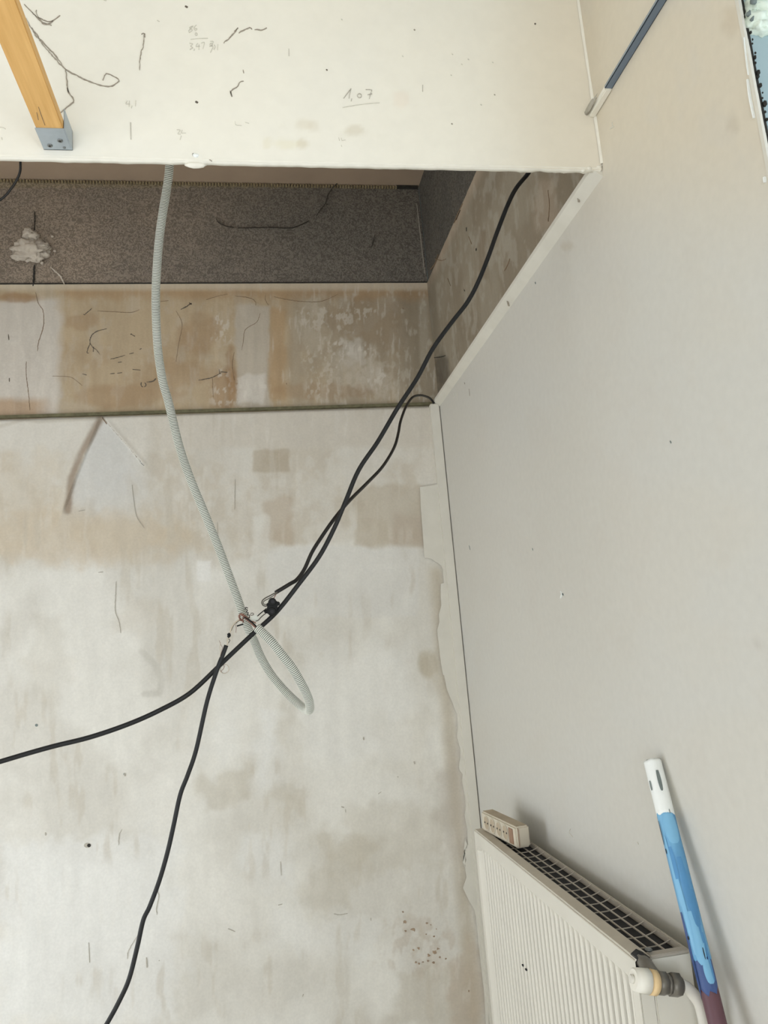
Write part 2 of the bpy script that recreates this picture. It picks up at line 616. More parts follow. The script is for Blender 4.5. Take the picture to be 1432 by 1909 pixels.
def back_col(P, Q, X, Y, Z):
    n1 = fbm(P * 0.006, Q * 0.006, 4, 11)
    n2 = fbm(P * 0.02, Q * 0.02, 4, 21)
    n3 = fbm(P * 0.07, Q * 0.05, 3, 31)
    streak = fbm(P * 0.05, Q * 0.008, 4, 41)
    white, grey, tan, cream = rgb(223, 221, 213), rgb(210, 207, 198), rgb(199, 191, 176), rgb(207, 200, 187)
    c = const(P, white)
    c = mixc(c, ss(0.38, 0.66, n1), grey)
    # scraped tan paint above the old dado height
    edge = 1042 - 26 * ss(420, 560, P) + (n2 - 0.5) * 46
    es = 34 - 27 * ss(300, 600, P)
    up = 1 - ss(-es, es, Q - edge)
    c = mixc(c, up * (0.40 + 0.45 * ss(0.35, 0.65, n2)), tan)
    c = mixc(c, up * 0.45 * ss(0.5, 0.66, n3), grey)
    # smooth cream paper under the ledge
    lim = 842 - 8 * ss(300, 400, P) + 10 * (n2 - 0.5)
    top = 1 - ss(-7, 7, Q - lim)
    c = mixc(c, top * ss(255, 330, P), rgb(206, 200, 188))
    c = mixc(c, top * (1 - ss(255, 330, P)) * 0.75, rgb(214, 210, 200))
    c = mixc(c, rect(P, Q, 470, 838, 540, 880, 3, 4, 2) * 0.55, rgb(172, 158, 134))
    c = mixc(c, rect(P, Q, 495, 930, 545, 1015, 8, 14, 4) * 0.5, rgb(178, 160, 136))
    c = mixc(c, rect(P, Q, 660, 905, 800, 1020, 6, 10, 5) * 0.55, rgb(183, 172, 152))
    c = mixc(c, rect(P, Q, 730, 960, 800, 1022, 10, 10, 6) * 0.4, rgb(176, 160, 142))
    c = mixc(c, rect(P, Q, 470, 960, 500, 1040, 4, 8, 7) * 0.6, white)
    c = mixc(c, rect(P, Q, 500, 1018, 780, 1150, 5, 8, 8) * 0.55, rgb(214, 213, 208))
    c = mixc(c, rect(P, Q, 368, 1044, 394, 1084, 3, 3, 9) * 0.8, rgb(226, 225, 220))
    c = mixc(c, rect(P, Q, 225, 1120, 300, 1175, 16, 22, 10) * 0.35, tan)
    c = mixc(c, blob(P, Q, 130, 1000, 190, 48, 12) * 0.45, rgb(203, 186, 160))
    c = mixc(c, blob(P, Q, 250, 1000, 120, 40, 13) * 0.35, rgb(198, 184, 160))
    c = mixc(c, blob(P, Q, 20, 930, 120, 90, 14) * 0.3, rgb(204, 190, 166))
    # trowelled patches lower down
    for (x0, y0, x1, y1, k, sd) in ((375, 1440, 470, 1500, .5, 51), (500, 1470, 572, 1510, .45, 52), (595, 1560, 700, 1640, .55, 53),
                                    (560, 1620, 660, 1700, .4, 54), (640, 1500, 830, 1620, .35, 55), (700, 1330, 800, 1450, .22, 56),
                                    (510, 1300, 560, 1420, .35, 57), (740, 1800, 880, 1909, .45, 58), (60, 1150, 120, 1330, .2, 59)):
        c = mixc(c, rect(P, Q, x0, y0, x1, y1, 18, 34, sd) * k, rgb(189, 182, 166))
    for (x0, y0, x1, y1, k, sd) in ((0, 1560, 330, 1909, .6, 61), (480, 1330, 520, 1470, .6, 62), (400, 1300, 450, 1420, .35, 63),
                                    (450, 1560, 540, 1640, .5, 64), (500, 1700, 700, 1780, .35, 65), (560, 1200, 760, 1420, .3, 66)):
        c = mixc(c, rect(P, Q, x0, y0, x1, y1, 22, 34, sd) * k, rgb(227, 227, 223))
    sw = line_d(P, Q, [(265, 1215), (290, 1240), (302, 1270), (298, 1292), (270, 1294)])
    c = mixc(c, (1 - ss(3, 9, sw)) * 0.45, rgb(186, 183, 173))
    # shade along the torn corner paper painted as a brownish margin, with stains
    c = mixc(c, ss(0, 1, 1 - (np.abs(P - (812 + (Q - 1050) * 0.085)) / 26)) * ss(1045, 1070, Q) * 0.7, rgb(184, 174, 154))
    c = mixc(c, blob(P, Q, 800, 1238, 18, 30, 71) * 0.6, rgb(172, 160, 134))
    c = mixc(c, blob(P, Q, 850, 1500, 36, 100, 72) * 0.35, rgb(180, 170, 158))
    c = mixc(c, blob(P, Q, 875, 1850, 40, 80, 73) * 0.5, rgb(182, 166, 146))
    c = mixc(c, blob(P, Q, 785, 1760, 66, 66, 74, 0.6) * 0.3 * ss(.4, .6, n3), rgb(164, 146, 124))
    # flap: bluish bare plaster triangle with a brown crease
    tri = ((P - 190) > -(Q - 780) * 0.40 - 4) * ((P - 192) < (Q - 780) * 0.86) * (1 - ss(900, 990, Q)) * ss(780, 790, Q)
    c = mixc(c, tri * (1 - ss(225, 290, P + (n2 - .5) * 40)) * 0.6, rgb(204, 205, 203))
    L = line_d(P, Q, [(188, 780), (150, 848), (133, 890), (126, 952)])
    c = mixc(c, (1 - ss(2, 11, L + (n3 - .5) * 3)) * 0.8, rgb(152, 134, 116))
    # thick paper lip at the very top
    lip = 1 - ss(0, 7, Q - (775 - P * 0.0278) + 0)
    c = mixc(c, lip * 0.6, rgb(214, 208, 192))
    cr = line_d(P, Q, [(-20, 800), (0, 795), (45, 782), (70, 786), (190, 780)])
    c = mixc(c, (1 - ss(1, 5, cr)) * 0.35, rgb(176, 168, 150))
    s2 = fbm(P * 0.11, Q * 0.014, 3, 81)
    c = mixc(c, ss(0.56, 0.70, s2) * ss(.4, .62, n2) * 0.22, rgb(222, 219, 211))
    c = mixc(c, ss(0.58, 0.72, fbm(P * 0.06, Q * 0.012, 3, 91)) * ss(.45, .65, n1) * 0.4, rgb(192, 184, 168))
    k = 1 + 0.05 * (streak - 0.5) * 2 + 0.04 * (n3 - 0.5) * 2
    return mulc(c, k)


xs_fine = np.arange(-0.98, XR + 0.001, 0.004)
xs = np.concatenate([np.linspace(-2.2, -1.0, 16), xs_fine])
zs = np.concatenate([np.linspace(0, 0.30, 5), np.arange(0.31, H1 + 0.0005, 0.004)])
wall_back = prop(grid('wall_back', xs, zs, back_pos, back_col, M['plaster']), kind='structure')

# masonry behind it, so that the wall has its thickness
box('wall_core', (-2.3, YB + 0.02, 0), (0.9, YB + 0.14, H3), M['wallplain'], wall_back)


# ---- back wall: the bare plaster band above the ledge
def band_col(P, Q, X, Y, Z):
    n1 = fbm(P * 0.012, Q * 0.012, 4, 101)
    n2 = fbm(P * 0.045, Q * 0.03, 4, 111)
    st = fbm(P * 0.09, Q * 0.012, 4, 121)
    tan, brown, grey, pale = rgb(183, 165, 137), rgb(168, 147, 118), rgb(188, 180, 166), rgb(206, 198, 184)
    c = const(P, tan)
    c = mixc(c, ss(0.45, 0.7, n1) * 0.55, brown)
    c = mixc(c, ss(0.52, 0.7, n2) * 0.25, grey)
    # left: grey patch of filler
    left = (1 - ss(100, 124, P + (n2 - .5) * 22)) * ss(552, 566, Q + (n2 - .5) * 14)
    c = mixc(c, left * 0.9, rgb(204, 198, 188))
    c = mixc(c, (1 - ss(60, 110, P)) * ss(735, 752, Q + (n2 - .5) * 14) * 0.7, rgb(170, 138, 102))
    # right of the conduit: streaky scraped zone
    c = mixc(c, ss(392, 402, P) * (1 - ss(430, 440, P)) * (0.25 + 0.4 * ss(.45, .62, st)), rgb(190, 174, 148))
    c = mixc(c, rect(P, Q, 440, 568, 506, 760, 5, 8, 131) * 0.8, rgb(190, 182, 168))
    c = mixc(c, rect(P, Q, 442, 700, 492, 752, 4, 10, 132) * 0.7, rgb(212, 206, 196))
    c = mixc(c, ss(528, 552, P) * (0.45 + 0.4 * ss(0.4, 0.65, n1)), rgb(170, 158, 138))
    c = mixc(c, ss(530, 600, P) * ss(0.50, 0.64, n2) * 0.4, rgb(190, 181, 164))
    c = mixc(c, rect(P, Q, 500, 575, 532, 745, 5, 7, 133) * 0.75, rgb(178, 152, 118))
    c = mixc(c, blob(P, Q, 700, 600, 75, 55, 134) * 0.5, rgb(140, 122, 100))
    c = mixc(c, blob(P, Q, 660, 655, 26, 24, 135, 0.7, 0.09) * 0.7, rgb(200, 194, 182))
    c = mixc(c, blob(P, Q, 690, 705, 40, 24, 136, 0.9, 0.1) * 0.6, rgb(202, 192, 176))
    c = mixc(c, blob(P, Q, 640, 700, 30, 30, 137, 0.9, 0.1) * 0.4, rgb(200, 190, 172))
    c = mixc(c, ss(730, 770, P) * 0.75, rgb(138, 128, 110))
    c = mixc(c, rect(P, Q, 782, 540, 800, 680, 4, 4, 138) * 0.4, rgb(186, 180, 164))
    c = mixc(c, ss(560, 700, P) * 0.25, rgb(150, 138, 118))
    # brown tide line along the top, grime at the foot
    c = mixc(c, (1 - ss(546, 566, Q + (n2 - .5) * 22)) * 0.45 * ss(100, 130, P), rgb(166, 132, 92))
    c = mixc(c, (1 - ss(534, 546, Q)) * 0.7, rgb(206, 196, 176))
    for (x, y, rx, ry, k) in ((35, 555, 46, 9, .6), (150, 600, 30, 14, .3), (375, 620, 40, 34, .35), (420, 730, 26, 40, .5), (430, 700, 10, 50, .5),
                              (330, 700, 60, 30, .25), (230, 740, 90, 20, .3), (600, 730, 90, 14, .25)):
        c = mixc(c, blob(P, Q, x, y, rx, ry, int(x)) * k, rgb(150, 116, 80))
    ch = ss(.55, .62, fbm(P * .16, Q * .10, 3, 161))
    for (x0, y0, x1, y1, kk) in ((444, 705, 492, 755, .8), (392, 585, 430, 640, .5), (396, 690, 432, 755, .45), (560, 570, 700, 620, .45), (620, 640, 700, 670, .6), (670, 690, 740, 720, .65), (570, 640, 640, 740, .35), (0, 580, 100, 740, .3)):
        c = mixc(c, rect(P, Q, x0, y0, x1, y1, 10, 16, int(x0)) * ch * kk, rgb(212, 206, 194))
    sc_ = fbm(P * 0.22, Q * 0.02, 3, 141)
    c = mixc(c, ss(0.60, 0.72, sc_) * (0.10 + 0.28 * ss(390, 520, P)) * ss(.38, .6, n2), rgb(206, 200, 188))
    c = mixc(c, ss(0.62, 0.74, fbm(P * 0.12, Q * 0.05, 3, 151)) * ss(520, 640, P) * 0.4, rgb(194, 186, 170))
    k = 1 + 0.10 * (st - 0.5) * 2 + 0.06 * (n2 - 0.5)
    return mulc(c, k)


xs2 = np.concatenate([np.linspace(-2.2, -1.0, 12), np.arange(-0.98, XR + 0.012, 0.0035)])
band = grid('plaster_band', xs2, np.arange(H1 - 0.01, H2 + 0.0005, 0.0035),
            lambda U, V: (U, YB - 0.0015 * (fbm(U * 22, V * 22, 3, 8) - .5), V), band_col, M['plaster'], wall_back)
box('ledge_shadow_strip', (-2.2, YB - 0.013, H1 + 0.001), (XR, YB + 0.01, H1 + 0.011), M['ledgeshadow'], wall_back)  # greenish strip paints the shadow line above the ledge


# ---- back wall: dark textured band up to the old ceiling
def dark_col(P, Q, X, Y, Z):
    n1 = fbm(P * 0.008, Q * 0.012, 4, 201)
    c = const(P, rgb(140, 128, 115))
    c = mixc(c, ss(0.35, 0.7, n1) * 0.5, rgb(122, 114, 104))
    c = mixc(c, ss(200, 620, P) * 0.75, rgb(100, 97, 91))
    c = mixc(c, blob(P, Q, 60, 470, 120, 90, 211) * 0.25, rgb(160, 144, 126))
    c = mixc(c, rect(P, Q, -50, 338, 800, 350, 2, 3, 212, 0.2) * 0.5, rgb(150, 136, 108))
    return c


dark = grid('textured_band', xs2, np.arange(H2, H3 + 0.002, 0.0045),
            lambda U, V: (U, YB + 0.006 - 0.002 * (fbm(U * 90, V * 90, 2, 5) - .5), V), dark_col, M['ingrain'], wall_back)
box('shadow_joint', (-2.2, YB + 0.001, H2 - 0.003), (XR + 0.006, YB + 0.009, H2 + 0.005), M['gap'], wall_back)  # dark strip paints the shadow where the two bands meet
# beaded edge strip where the texture meets the ceiling
bm = bmesh.new()
x = -1.0
while x < 0.62:
    bm_box(bm, (x, YB - 0.004, H3 - 0.013), (x + 0.006, YB + 0.008, H3 - 0.002), 0.0015)
    x += 0.011
o = from_bm('beaded_edge', bm, material('edge_bead', rgb(150, 136, 106), 0.9, 0.2, 60), wall_back)
o['kind'] = 'stuff'


# ---- right wall: lining with smooth emulsion, bare band and dark band above it behind the bulkhead
def right_col(P, Q, X, Y, Z):
    n1 = fbm(P * 0.004, Q * 0.004, 4, 301)
    n2 = fbm(P * 0.02, Q * 0.01, 4, 311)
    c = const(P, rgb(206, 204, 196))
    c = mixc(c, ss(0.35, 0.65, n1) * 0.5, rgb(205, 205, 200))
    c = mixc(c, (1 - ss(200, 520, Q)) * 0.6, rgb(214, 201, 176))
    c = mixc(c, ss(0.55, 0.7, n2) * 0.25, rgb(203, 199, 190))
    c = mixc(c, rect(P, Q, 1345, 20, 1375, 60, 8, 10, 321) * 0.4, rgb(190, 176, 154))
    c = mixc(c, blob(P, Q, 1368, 235, 10, 20, 322) * 0.4, rgb(188, 178, 160))
    c = mixc(c, blob(P, Q, 1058, 460, 10, 7, 323) * 0.4, rgb(184, 174, 156))
    c = mixc(c, blob(P, Q, 1412, 1195, 10, 8, 324) * 0.35, rgb(182, 178, 170))
    return c


YE = 0.835      # where the lining stops at the balcony door
wall_right = prop(grid('wall_right', np.arange(YE, YB + 0.001, 0.012), np.linspace(0, H1, 203),
                       lambda U, V: (XR + 0.0008 * (fbm(U * 6, V * 6, 3, 9) - .5), U, V), right_col, M['right']), kind='structure')
grid('upper_lining', np.arange(YE, YP + 0.013, 0.012), np.linspace(H1, 2.93, 44),
     lambda U, V: (XR + 0.0008 * (fbm(U * 6, V * 6, 3, 9) - .5), U, V), right_col, M['right'], wall_right)
box('lining_board', (XR + 0.002, YE + 0.0005, 0), (XR + 0.005, YB, H1 - 0.004), M['paper'], wall_right)
box('lining_board', (XR + 0.002, YE + 0.0005, H1 - 0.004), (XR + 0.005, YP + 0.01, 2.92), M['paper'], wall_right)
bm = bmesh.new()
bm_box(bm, (XR + 0.012, YE + 0.008, 0), (XR + 0.30, 2.84, 3.4))
bm_box(bm, (XR + 0.02, -2.3, 0), (XR + 0.30, -0.30, 3.4))
bm_box(bm, (XR + 0.02, -0.30, 2.50), (XR + 0.30, YE + 0.012, 3.4))
from_bm('wall_core', bm, M['palebrown'], wall_right)
box('lining_board', (XR, -2.2, 0), (XR + 0.0205, -0.30, 2.92), M['wallplain'], wall_right)
box('lining_board', (XR, -0.30, 2.50), (XR + 0.0205, YE, 2.92), M['wallplain'], wall_right)
box('joint_gap', (XR + 0.004, YE + 0.004, 0), (XR + 0.0125, YE + 0.03, 2.5), M['gap'], wall_right)


def rband_col(P, Q, X, Y, Z):
    n1 = fbm(Y * 6, Z * 6, 4, 401)
    n2 = fbm(Y * 26, Z * 22, 4, 411)
    st = fbm(Y * 30, Z * 5, 4, 421)
    c = const(P, rgb(152, 143, 126))
    c = mixc(c, ss(0.4, 0.65, n1) * 0.6, rgb(134, 122, 104))
    c = mixc(c, ss(0.5, 0.68, n2) * 0.5, rgb(170, 164, 150))
    c = mixc(c, ss(0.56, 0.68, st) * 0.35, rgb(134, 122, 104))
    c = mixc(c, ss(0.60, 0.70, n2) * 0.0, rgb(100, 90, 76))
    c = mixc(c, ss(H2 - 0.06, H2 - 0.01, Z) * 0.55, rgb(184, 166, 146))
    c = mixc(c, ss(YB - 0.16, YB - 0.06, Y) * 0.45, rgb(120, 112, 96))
    c = mixc(c, rect(P, Q, 895, 430, 908, 520, 4, 5, 431) * 0.45, rgb(122, 106, 86))
    c = mixc(c, rect(P, Q, 1000, 330, 1040, 430, 10, 16, 432) * 0.4, rgb(176, 160, 142))
    c = mixc(c, blob(P, Q, 826, 690, 12, 30, 433) * 0.7, rgb(88, 82, 72))
    c = mixc(c, blob(P, Q, 800, 690, 14, 34, 434, .8, .08) * 0.6, rgb(92, 84, 72))
    c = mixc(c, blob(P, Q, 812, 735, 24, 14, 435) * 0.55, rgb(98, 90, 78))
    return mulc(c, 1 + 0.12 * (st - .5) + 0.08 * (n2 - .5))


ys2 = np.arange(YP - 0.02, YB + 0.004, 0.004)
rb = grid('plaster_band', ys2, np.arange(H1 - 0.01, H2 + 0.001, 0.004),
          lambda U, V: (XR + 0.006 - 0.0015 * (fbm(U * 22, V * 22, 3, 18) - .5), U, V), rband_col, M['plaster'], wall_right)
grid('textured_band', ys2, np.arange(H2, H3 + 0.002, 0.006),
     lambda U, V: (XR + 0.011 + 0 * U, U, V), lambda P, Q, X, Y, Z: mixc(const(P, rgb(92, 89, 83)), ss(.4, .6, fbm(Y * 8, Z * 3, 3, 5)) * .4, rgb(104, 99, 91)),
     M['ingrain'], wall_right)
# pale vertical filler line in the corner of the dark band
stroke('filler_line', [(777, 380), (784, 440), (792, 510)], 1, YB - 0.0, 0.005, M['webfaint'], wall_back)
box('cornice_stub', (0.62, YB - 0.004, H3 - 0.012), (XR + 0.006, YB + 0.01, H3 - 0.001), M['gap'], wall_back)

# ---- bulkhead board hanging across the room
def bulk_col(P, Q, X, Y, Z):
    n1 = fbm(P * 0.005, Q * 0.006, 4, 501)
    n2 = fbm(P * 0.03, Q * 0.03, 4, 511)
    c = const(P, rgb(238, 235, 223))
    c = mixc(c, ss(.35, .7, n1) * .5, rgb(235, 233, 223))
    c = mixc(c, ss(860, 1060, P) * 0.5, rgb(226, 216, 197))
    c = mixc(c, rect(P, Q, 505, 228, 720, 250, 8, 10, 521) * .45 * ss(.4, .6, n2), rgb(216, 208, 188))
    c = mixc(c, blob(P, Q, 565, 268, 10, 8, 522) * .5, rgb(206, 196, 172))
    c = mixc(c, blob(P, Q, 535, 270, 26, 10, 523) * .35, rgb(226, 220, 190))
    c = mixc(c, blob(P, Q, 498, 268, 8, 12, 524) * .3, rgb(222, 214, 184))
    c = mixc(c, blob(P, Q, 660, 242, 16, 9, 525) * .5, rgb(210, 202, 182))
    c = mixc(c, blob(P, Q, 585, 235, 12, 10, 526) * .35, rgb(214, 206, 188))
    c = mixc(c, blob(P, Q, 750, 185, 14, 14, 527) * .25, rgb(232, 214, 196))
    return c


xb = np.concatenate([np.linspace(-2.2, -0.66, 10), np.arange(-0.64, XR + 0.001, 0.006)])
wall_bulkhead = prop(grid('wall_bulkhead', xb, np.arange(H1, 2.93, 0.006),
                          lambda U, V: (U, YP + 0.0008 * (fbm(U * 7, V * 7, 3, 6) - .5), V), bulk_col, M['bulk']), kind='structure')
# board thickness with a slightly ragged plastered lower edge
rag = []
xs3 = np.arange(-2.2, XR + 0.001, 0.008)
V, Fc = [], []
for i, x in enumerate(xs3):
    p, _ = to_px(np.array([x]), np.array([YP]), np.array([H1]))
    k = 0.0012 * (mnoise.noise((x * 40, 3, 0)))
    if 350 < p[0] < 385:
        k -= 0.004
    if p[0] > 960:
        k += 0.0035 * mnoise.noise((x * 55, 9, 2))
    y1 = YP + 0.011 + 0.0015 * mnoise.noise((x * 30, 1, 5)) + (0.0035 * mnoise.noise((x * 80, 4, 4)) if p[0] > 960 else 0)
    V += [(x, YP - 0.0006, H1 + 0.004), (x, YP + 0.001, H1 - 0.001 + k), (x, y1, H1 - 0.001 + k), (x, y1, 2.92)]
for i in range(len(xs3) - 1):
    a, b = i * 4, i * 4 + 4
    for j in range(3):
        Fc.append((a + j, a + j + 1, b + j + 1, b + j))
mesh('plastered_edge', V, Fc, M['edge'], wall_bulkhead, True)
# carrier battens hidden behind the board keep it up
box('carrier_batten', (-2.2, YP + 0.016, 2.70), (XR, YP + 0.06, 2.75), M['wood'], wall_bulkhead)
# plaster bead in the corner between the board and the right wall
V, Fc = [], []
zz = np.arange(H1 + 0.012, 2.92, 0.01)
for i, z in enumerate(zz):
    w = 0.0042 + 0.0012 * mnoise.noise((z * 20, 1, 1))
    V += [(XR - w, YP - 0.0008, z), (XR - w * .45, YP - w * .5, z), (XR + .0005, YP - w, z)]
for i in range(len(zz) - 1):
    a, b = i * 3, i * 3 + 3
    Fc += [(a, a + 1, b + 1, b), (a + 1, a + 2, b + 2, b + 1)]
mesh('corner_bead', V, Fc, M['edge'], wall_bulkhead, True)
for (x, y, s) in ((1098, 314, 5), (1088, 318, 4), (1116, 312, 5), (1124, 308, 3)):
    p = at(x, y, 1, YP + 0.002)
    lump('plaster_crumb', p, (s * .0011, .004, s * .0009), M['edge'], wall_bulkhead, 0.4, 2, x, 2)

# ---- trims
# chamfered strip along the top of the right wall lining
prof = [(XR, H1 - 0.012), (XR - 0.021, H1 + 0.004), (XR - 0.022, H1 + 0.012), (XR + 0.008, H1 + 0.014)]
V, Fc = [], []
yy = np.arange(YP + 0.004, YB - 0.012, 0.02)
for y in yy:
    j = 0.0012 * mnoise.noise((y * 30, 2, 2))
    V += [(px_ + (j if k in (0, 1) else 0), y, pz_ + (j if k in (0,) else 0)) for k, (px_, pz_) in enumerate(prof)]
for i in range(len(yy) - 1):
    a, b = i * 4, i * 4 + 4
    for j in range(3):
        Fc.append((a + j, a + j + 1, b + j + 1, b + j))
Fc += [(0, 1, 2, 3), tuple((len(yy) - 1) * 4 + k for k in (3, 2, 1, 0))]
trim_1 = prop(mesh('trim_1', V, Fc, M['trimwhite']), kind='structure')
# vertical corner board
trim_2 = prop(box('trim_2', (0.664, YB - 0.034, 0), (0.6970, YB - 0.008, H1 - 0.002), M['cornertrim'], None, 0.002), kind='structure')
box('gap_shade_strip', (0.6970, YB - 0.022, 0), (XR, YB - 0.012, H1 - 0.004), M['joint'], trim_2)

# torn paper left standing beside the corner board
A = ((740, 860), 4.77)
B_ = ((760, 1240), 4.77)
C_ = ((860, 1480), 4.45)
left_edge = sc(*A, [(205, 228), (213, 420), (230, 640), (245, 860), (275, 862), (305, 866), (335, 890), (365, 905), (395, 930), (408, 960), (412, 1020), (416, 1080), (390, 1092),
                    (389, 1200), (395, 1280), (372, 1360), (378, 1430), (358, 1500), (364, 1560), (372, 1620), (378, 1680), (385, 1740), (398, 1830), (410, 1900)])
left_edge += sc(*B_, [(325, 90), (350, 220), (375, 280), (400, 335), (418, 395), (440, 435), (446, 560), (438, 640), (452, 690), (470, 750), (468, 820), (455, 900), (462, 935), (490, 970), (484, 1020), (492, 1080),
                      (510, 1160), (518, 1260), (508, 1330), (512, 1370), (530, 1450), (535, 1590), (505, 1640), (496, 1690), (490, 1750), (512, 1800)])
left_edge += sc(*C_, [(30, 370), (50, 420), (28, 500), (40, 545), (28, 590), (45, 690), (15, 780), (60, 880), (110, 960), (120, 1010), (130, 1100), (150, 1300), (170, 1480), (190, 1650), (205, 1909)])
right_edge = [(906 + 6, 1925), (893, 1560), (862, 1240), (826, 905), (823, 902), (812, 903)]
poly = left_edge + right_edge + sc(*A, [(338, 208), (300, 216), (262, 221)])
slab('torn_wallpaper', poly, 1, YB - 0.0185, 0.0025, M['paper'], wall_back)

# ------------------------------------------------------------------ marks on the walls
K1 = 2.864
# cracks and marks on the bare band
for pts, w, m in (
    ([(190, 730), (205, 790), (230, 830), (232, 910), (205, 1000), (200, 1045)], .0028, 'crack'),
    ([(140, 1100), (140, 1170), (150, 1250), (160, 1360)], .0026, 'crack'),
    ([(280, 1178), (370, 1182), (410, 1205), (440, 1230)], .0016, 'crack'),
    ([(1255, 750), (1330, 760), (1362, 778), (1366, 800)], .0022, 'crack'),
    ([(940, 830), (972, 900), (955, 1000), (940, 1100)], .0020, 'crack'),
    ([(1390, 840), (1370, 890), (1310, 930), (1298, 1000), (1290, 1040)], .0018, 'crack'),
    ([(1135, 1190), (1138, 1290)], .0018, 'crack'), ([(1250, 1050), (1240, 1120), (1252, 1200)], .0022, 'crack'),
    ([(1100, 770), (1160, 752), (1215, 740)], .0016, 'crack'),
    ([(855, 780), (900, 775)], .002, 'crack'),
    ([(520, 830), (620, 835), (700, 838), (745, 823)], .0018, 'crack'),
):
    stroke('crack', sc((0, 290), K1, pts), 1, YB, w, M[m], band, lift=.0012, wob=.6)
for pts, w in (([(175, 755), (250, 770), (330, 780), (420, 780), (480, 758), (515, 740)], .0022),
               ([(130, 735), (128, 770), (145, 800)], .002), ([(860, 815), (866, 820)], .004), ([(240, 1215), (242, 1222)], .004)):
    stroke('crack', sc((450, 290), K1, pts), 1, YB, w, M['crack'], band, lift=.0012, wob=.6)
for pts, w in (([(185, 300), (187, 345), (184, 400)], .003), ([(184, 585), (182, 640), (178, 700)], .007)):
    stroke('crack', sc((0, 290), K1, pts), 1, YB + .004, w, M['gap'], dark, lift=.004, wob=.5)
# right bare band
for pts, w, m in (([(440, 320), (410, 385), (383, 450)], .007, 'crack'), ([(425, 365), (396, 430)], .003, 'gap'), ([(465, 480), (466, 505)], .004, 'gap'),
                  ([(530, 620), (531, 634)], .009, 'gap'), ([(275, 660), (255, 720), (225, 760)], .006, 'crack'), ([(450, 895), (455, 905)], .004, 'gap'),
                  ([(255, 690), (300, 700), (330, 690)], .003, 'crack'), ([(232, 1350), (290, 1345), (325, 1335)], .004, 'gap'),
                  ([(265, 1370), (250, 1410), (258, 1440)], .004, 'crack'), ([(1010, 230), (1020, 330), (1012, 440)], .002, 'crack'),
                  ([(755, 690), (740, 730), (720, 770)], .004, 'crack'), ([(340, 820), (360, 870)], .003, 'crack'), ([(480, 540), (500, 590)], .004, 'crack')):
    stroke('crack', sc((740, 290), 3.58, pts), 0, XR + .006, w, M[m], rb, lift=.0015, wob=.6)
# lower back wall
for pts, w, m in (([(705, 470), (715, 560), (730, 640), (770, 700)], .002, 'crackpale'), ([(620, 985), (617, 1060), (615, 1140), (635, 1200), (645, 1260)], .0025, 'crackpale'),
                  ([(1255, 440), (1254, 520), (1253, 600)], .0022, 'crackpale'), ([(1160, 670), (1162, 730)], .002, 'crackpale'),
                  ([(525, 937), (550, 935)], .003, 'crackpale'), ([(420, 610), (455, 603)], .003, 'crackpale'), ([(545, 105), (640, 215), (700, 280), (765, 362)], .0055, 'crackpale'),
                  ([(545, 108), (570, 145)], .005, 'crack'), ([(690, 270), (735, 325), (770, 365)], .005, 'crack'), ([(750, 345), (770, 365)], .008, 'greychip')):
    stroke('crack', sc((0, 740), K1, pts), 1, YB - .0125, w, M[m], wall_back, lift=.0016, wob=.5)
for pts, w, m in (([(790, 1235), (797, 1270), (785, 1330), (788, 1360)], .003, 'crackpale'), ([(690, 1465), (645, 1540), (640, 1580)], .0025, 'crackpale'),
                  ([(735, 1575), (738, 1625)], .006, 'crackpale'), ([(445, 1500), (450, 1600)], .0025, 'crackpale'), ([(1145, 1430), (1180, 1445)], .003, 'crackpale'),
                  ([(625, 650), (628, 665)], .007, 'crackpale'), ([(228, 948), (229, 962)], .005, 'crackpale'), ([(798, 1588), (800, 1592)], .004, 'crackpale'),
                  ([(595, 1010), (598, 960), (612, 930)], .002, 'crackpale')):
    stroke('crack', sc((0, 1200), 2.692, pts), 1, YB - .0125, w, M[m], wall_back, lift=.0016, wob=.5)
for pts, w, m in (([(714, 232), (716, 250)], .006, 'crackpale'), ([(1010, 375), (1014, 390)], .008, 'crackpale'), ([(914, 462), (917, 468)], .005, 'crackpale'),
                  ([(585, 640), (600, 645)], .005, 'crackpale'), ([(608, 655), (610, 672)], .003, 'crackpale'), ([(228, 960), (233, 1040)], .002, 'crackpale'),
                  ([(215, 1215), (240, 1208)], .003, 'crackpale'), ([(540, 1265), (580, 1272), (620, 1262)], .002, 'crackpale'), ([(757, 1290), (758, 1305)], .003, 'crackpale'),
                  ([(362, 1735), (358, 1750)], .003, 'crackpale'), ([(800, 565), (818, 552)], .0025, 'crackpale'), ([(1330, 1712), (1330, 1722)], .004, 'crack')):
    stroke('crack', sc((450, 1300), 3.136, pts), 1, YB - .0125, w, M[m], wall_back, lift=.0016, wob=.5)
# rusty speckles low on the back wall
rs = random.Random(3)
for (x, y, s) in ((945, 1255, 7), (955, 1315, 10), (1005, 1358, 13), (960, 1365, 6), (1035, 1465, 9), (1005, 1478, 6), (1085, 1320, 6), (1108, 1330, 4), (1125, 1398, 7), (1130, 1490, 15),
                  (1150, 1470, 8), (1095, 1510, 9), (1122, 1552, 8), (1020, 1550, 6), (1040, 1556, 6), (1062, 1548, 6), (1195, 1528, 6), (1160, 1520, 6), (1092, 1540, 6), (1140, 1355, 4), (1080, 1385, 4)):
    c = sc((450, 1300), 3.136, [(x, y)])[0]
    n = 8
    pts = [(c[0] + s / 3.136 * (0.4 + 1.0 * rs.random()) * math.cos(2 * math.pi * i / n), c[1] + s / 3.136 * (.3 + 1.0 * rs.random()) * math.sin(2 * math.pi * i / n)) for i in range(n)]
    slab('rust_spot', pts, 1, YB - .0125, .0012, M['rust'], wall_back)
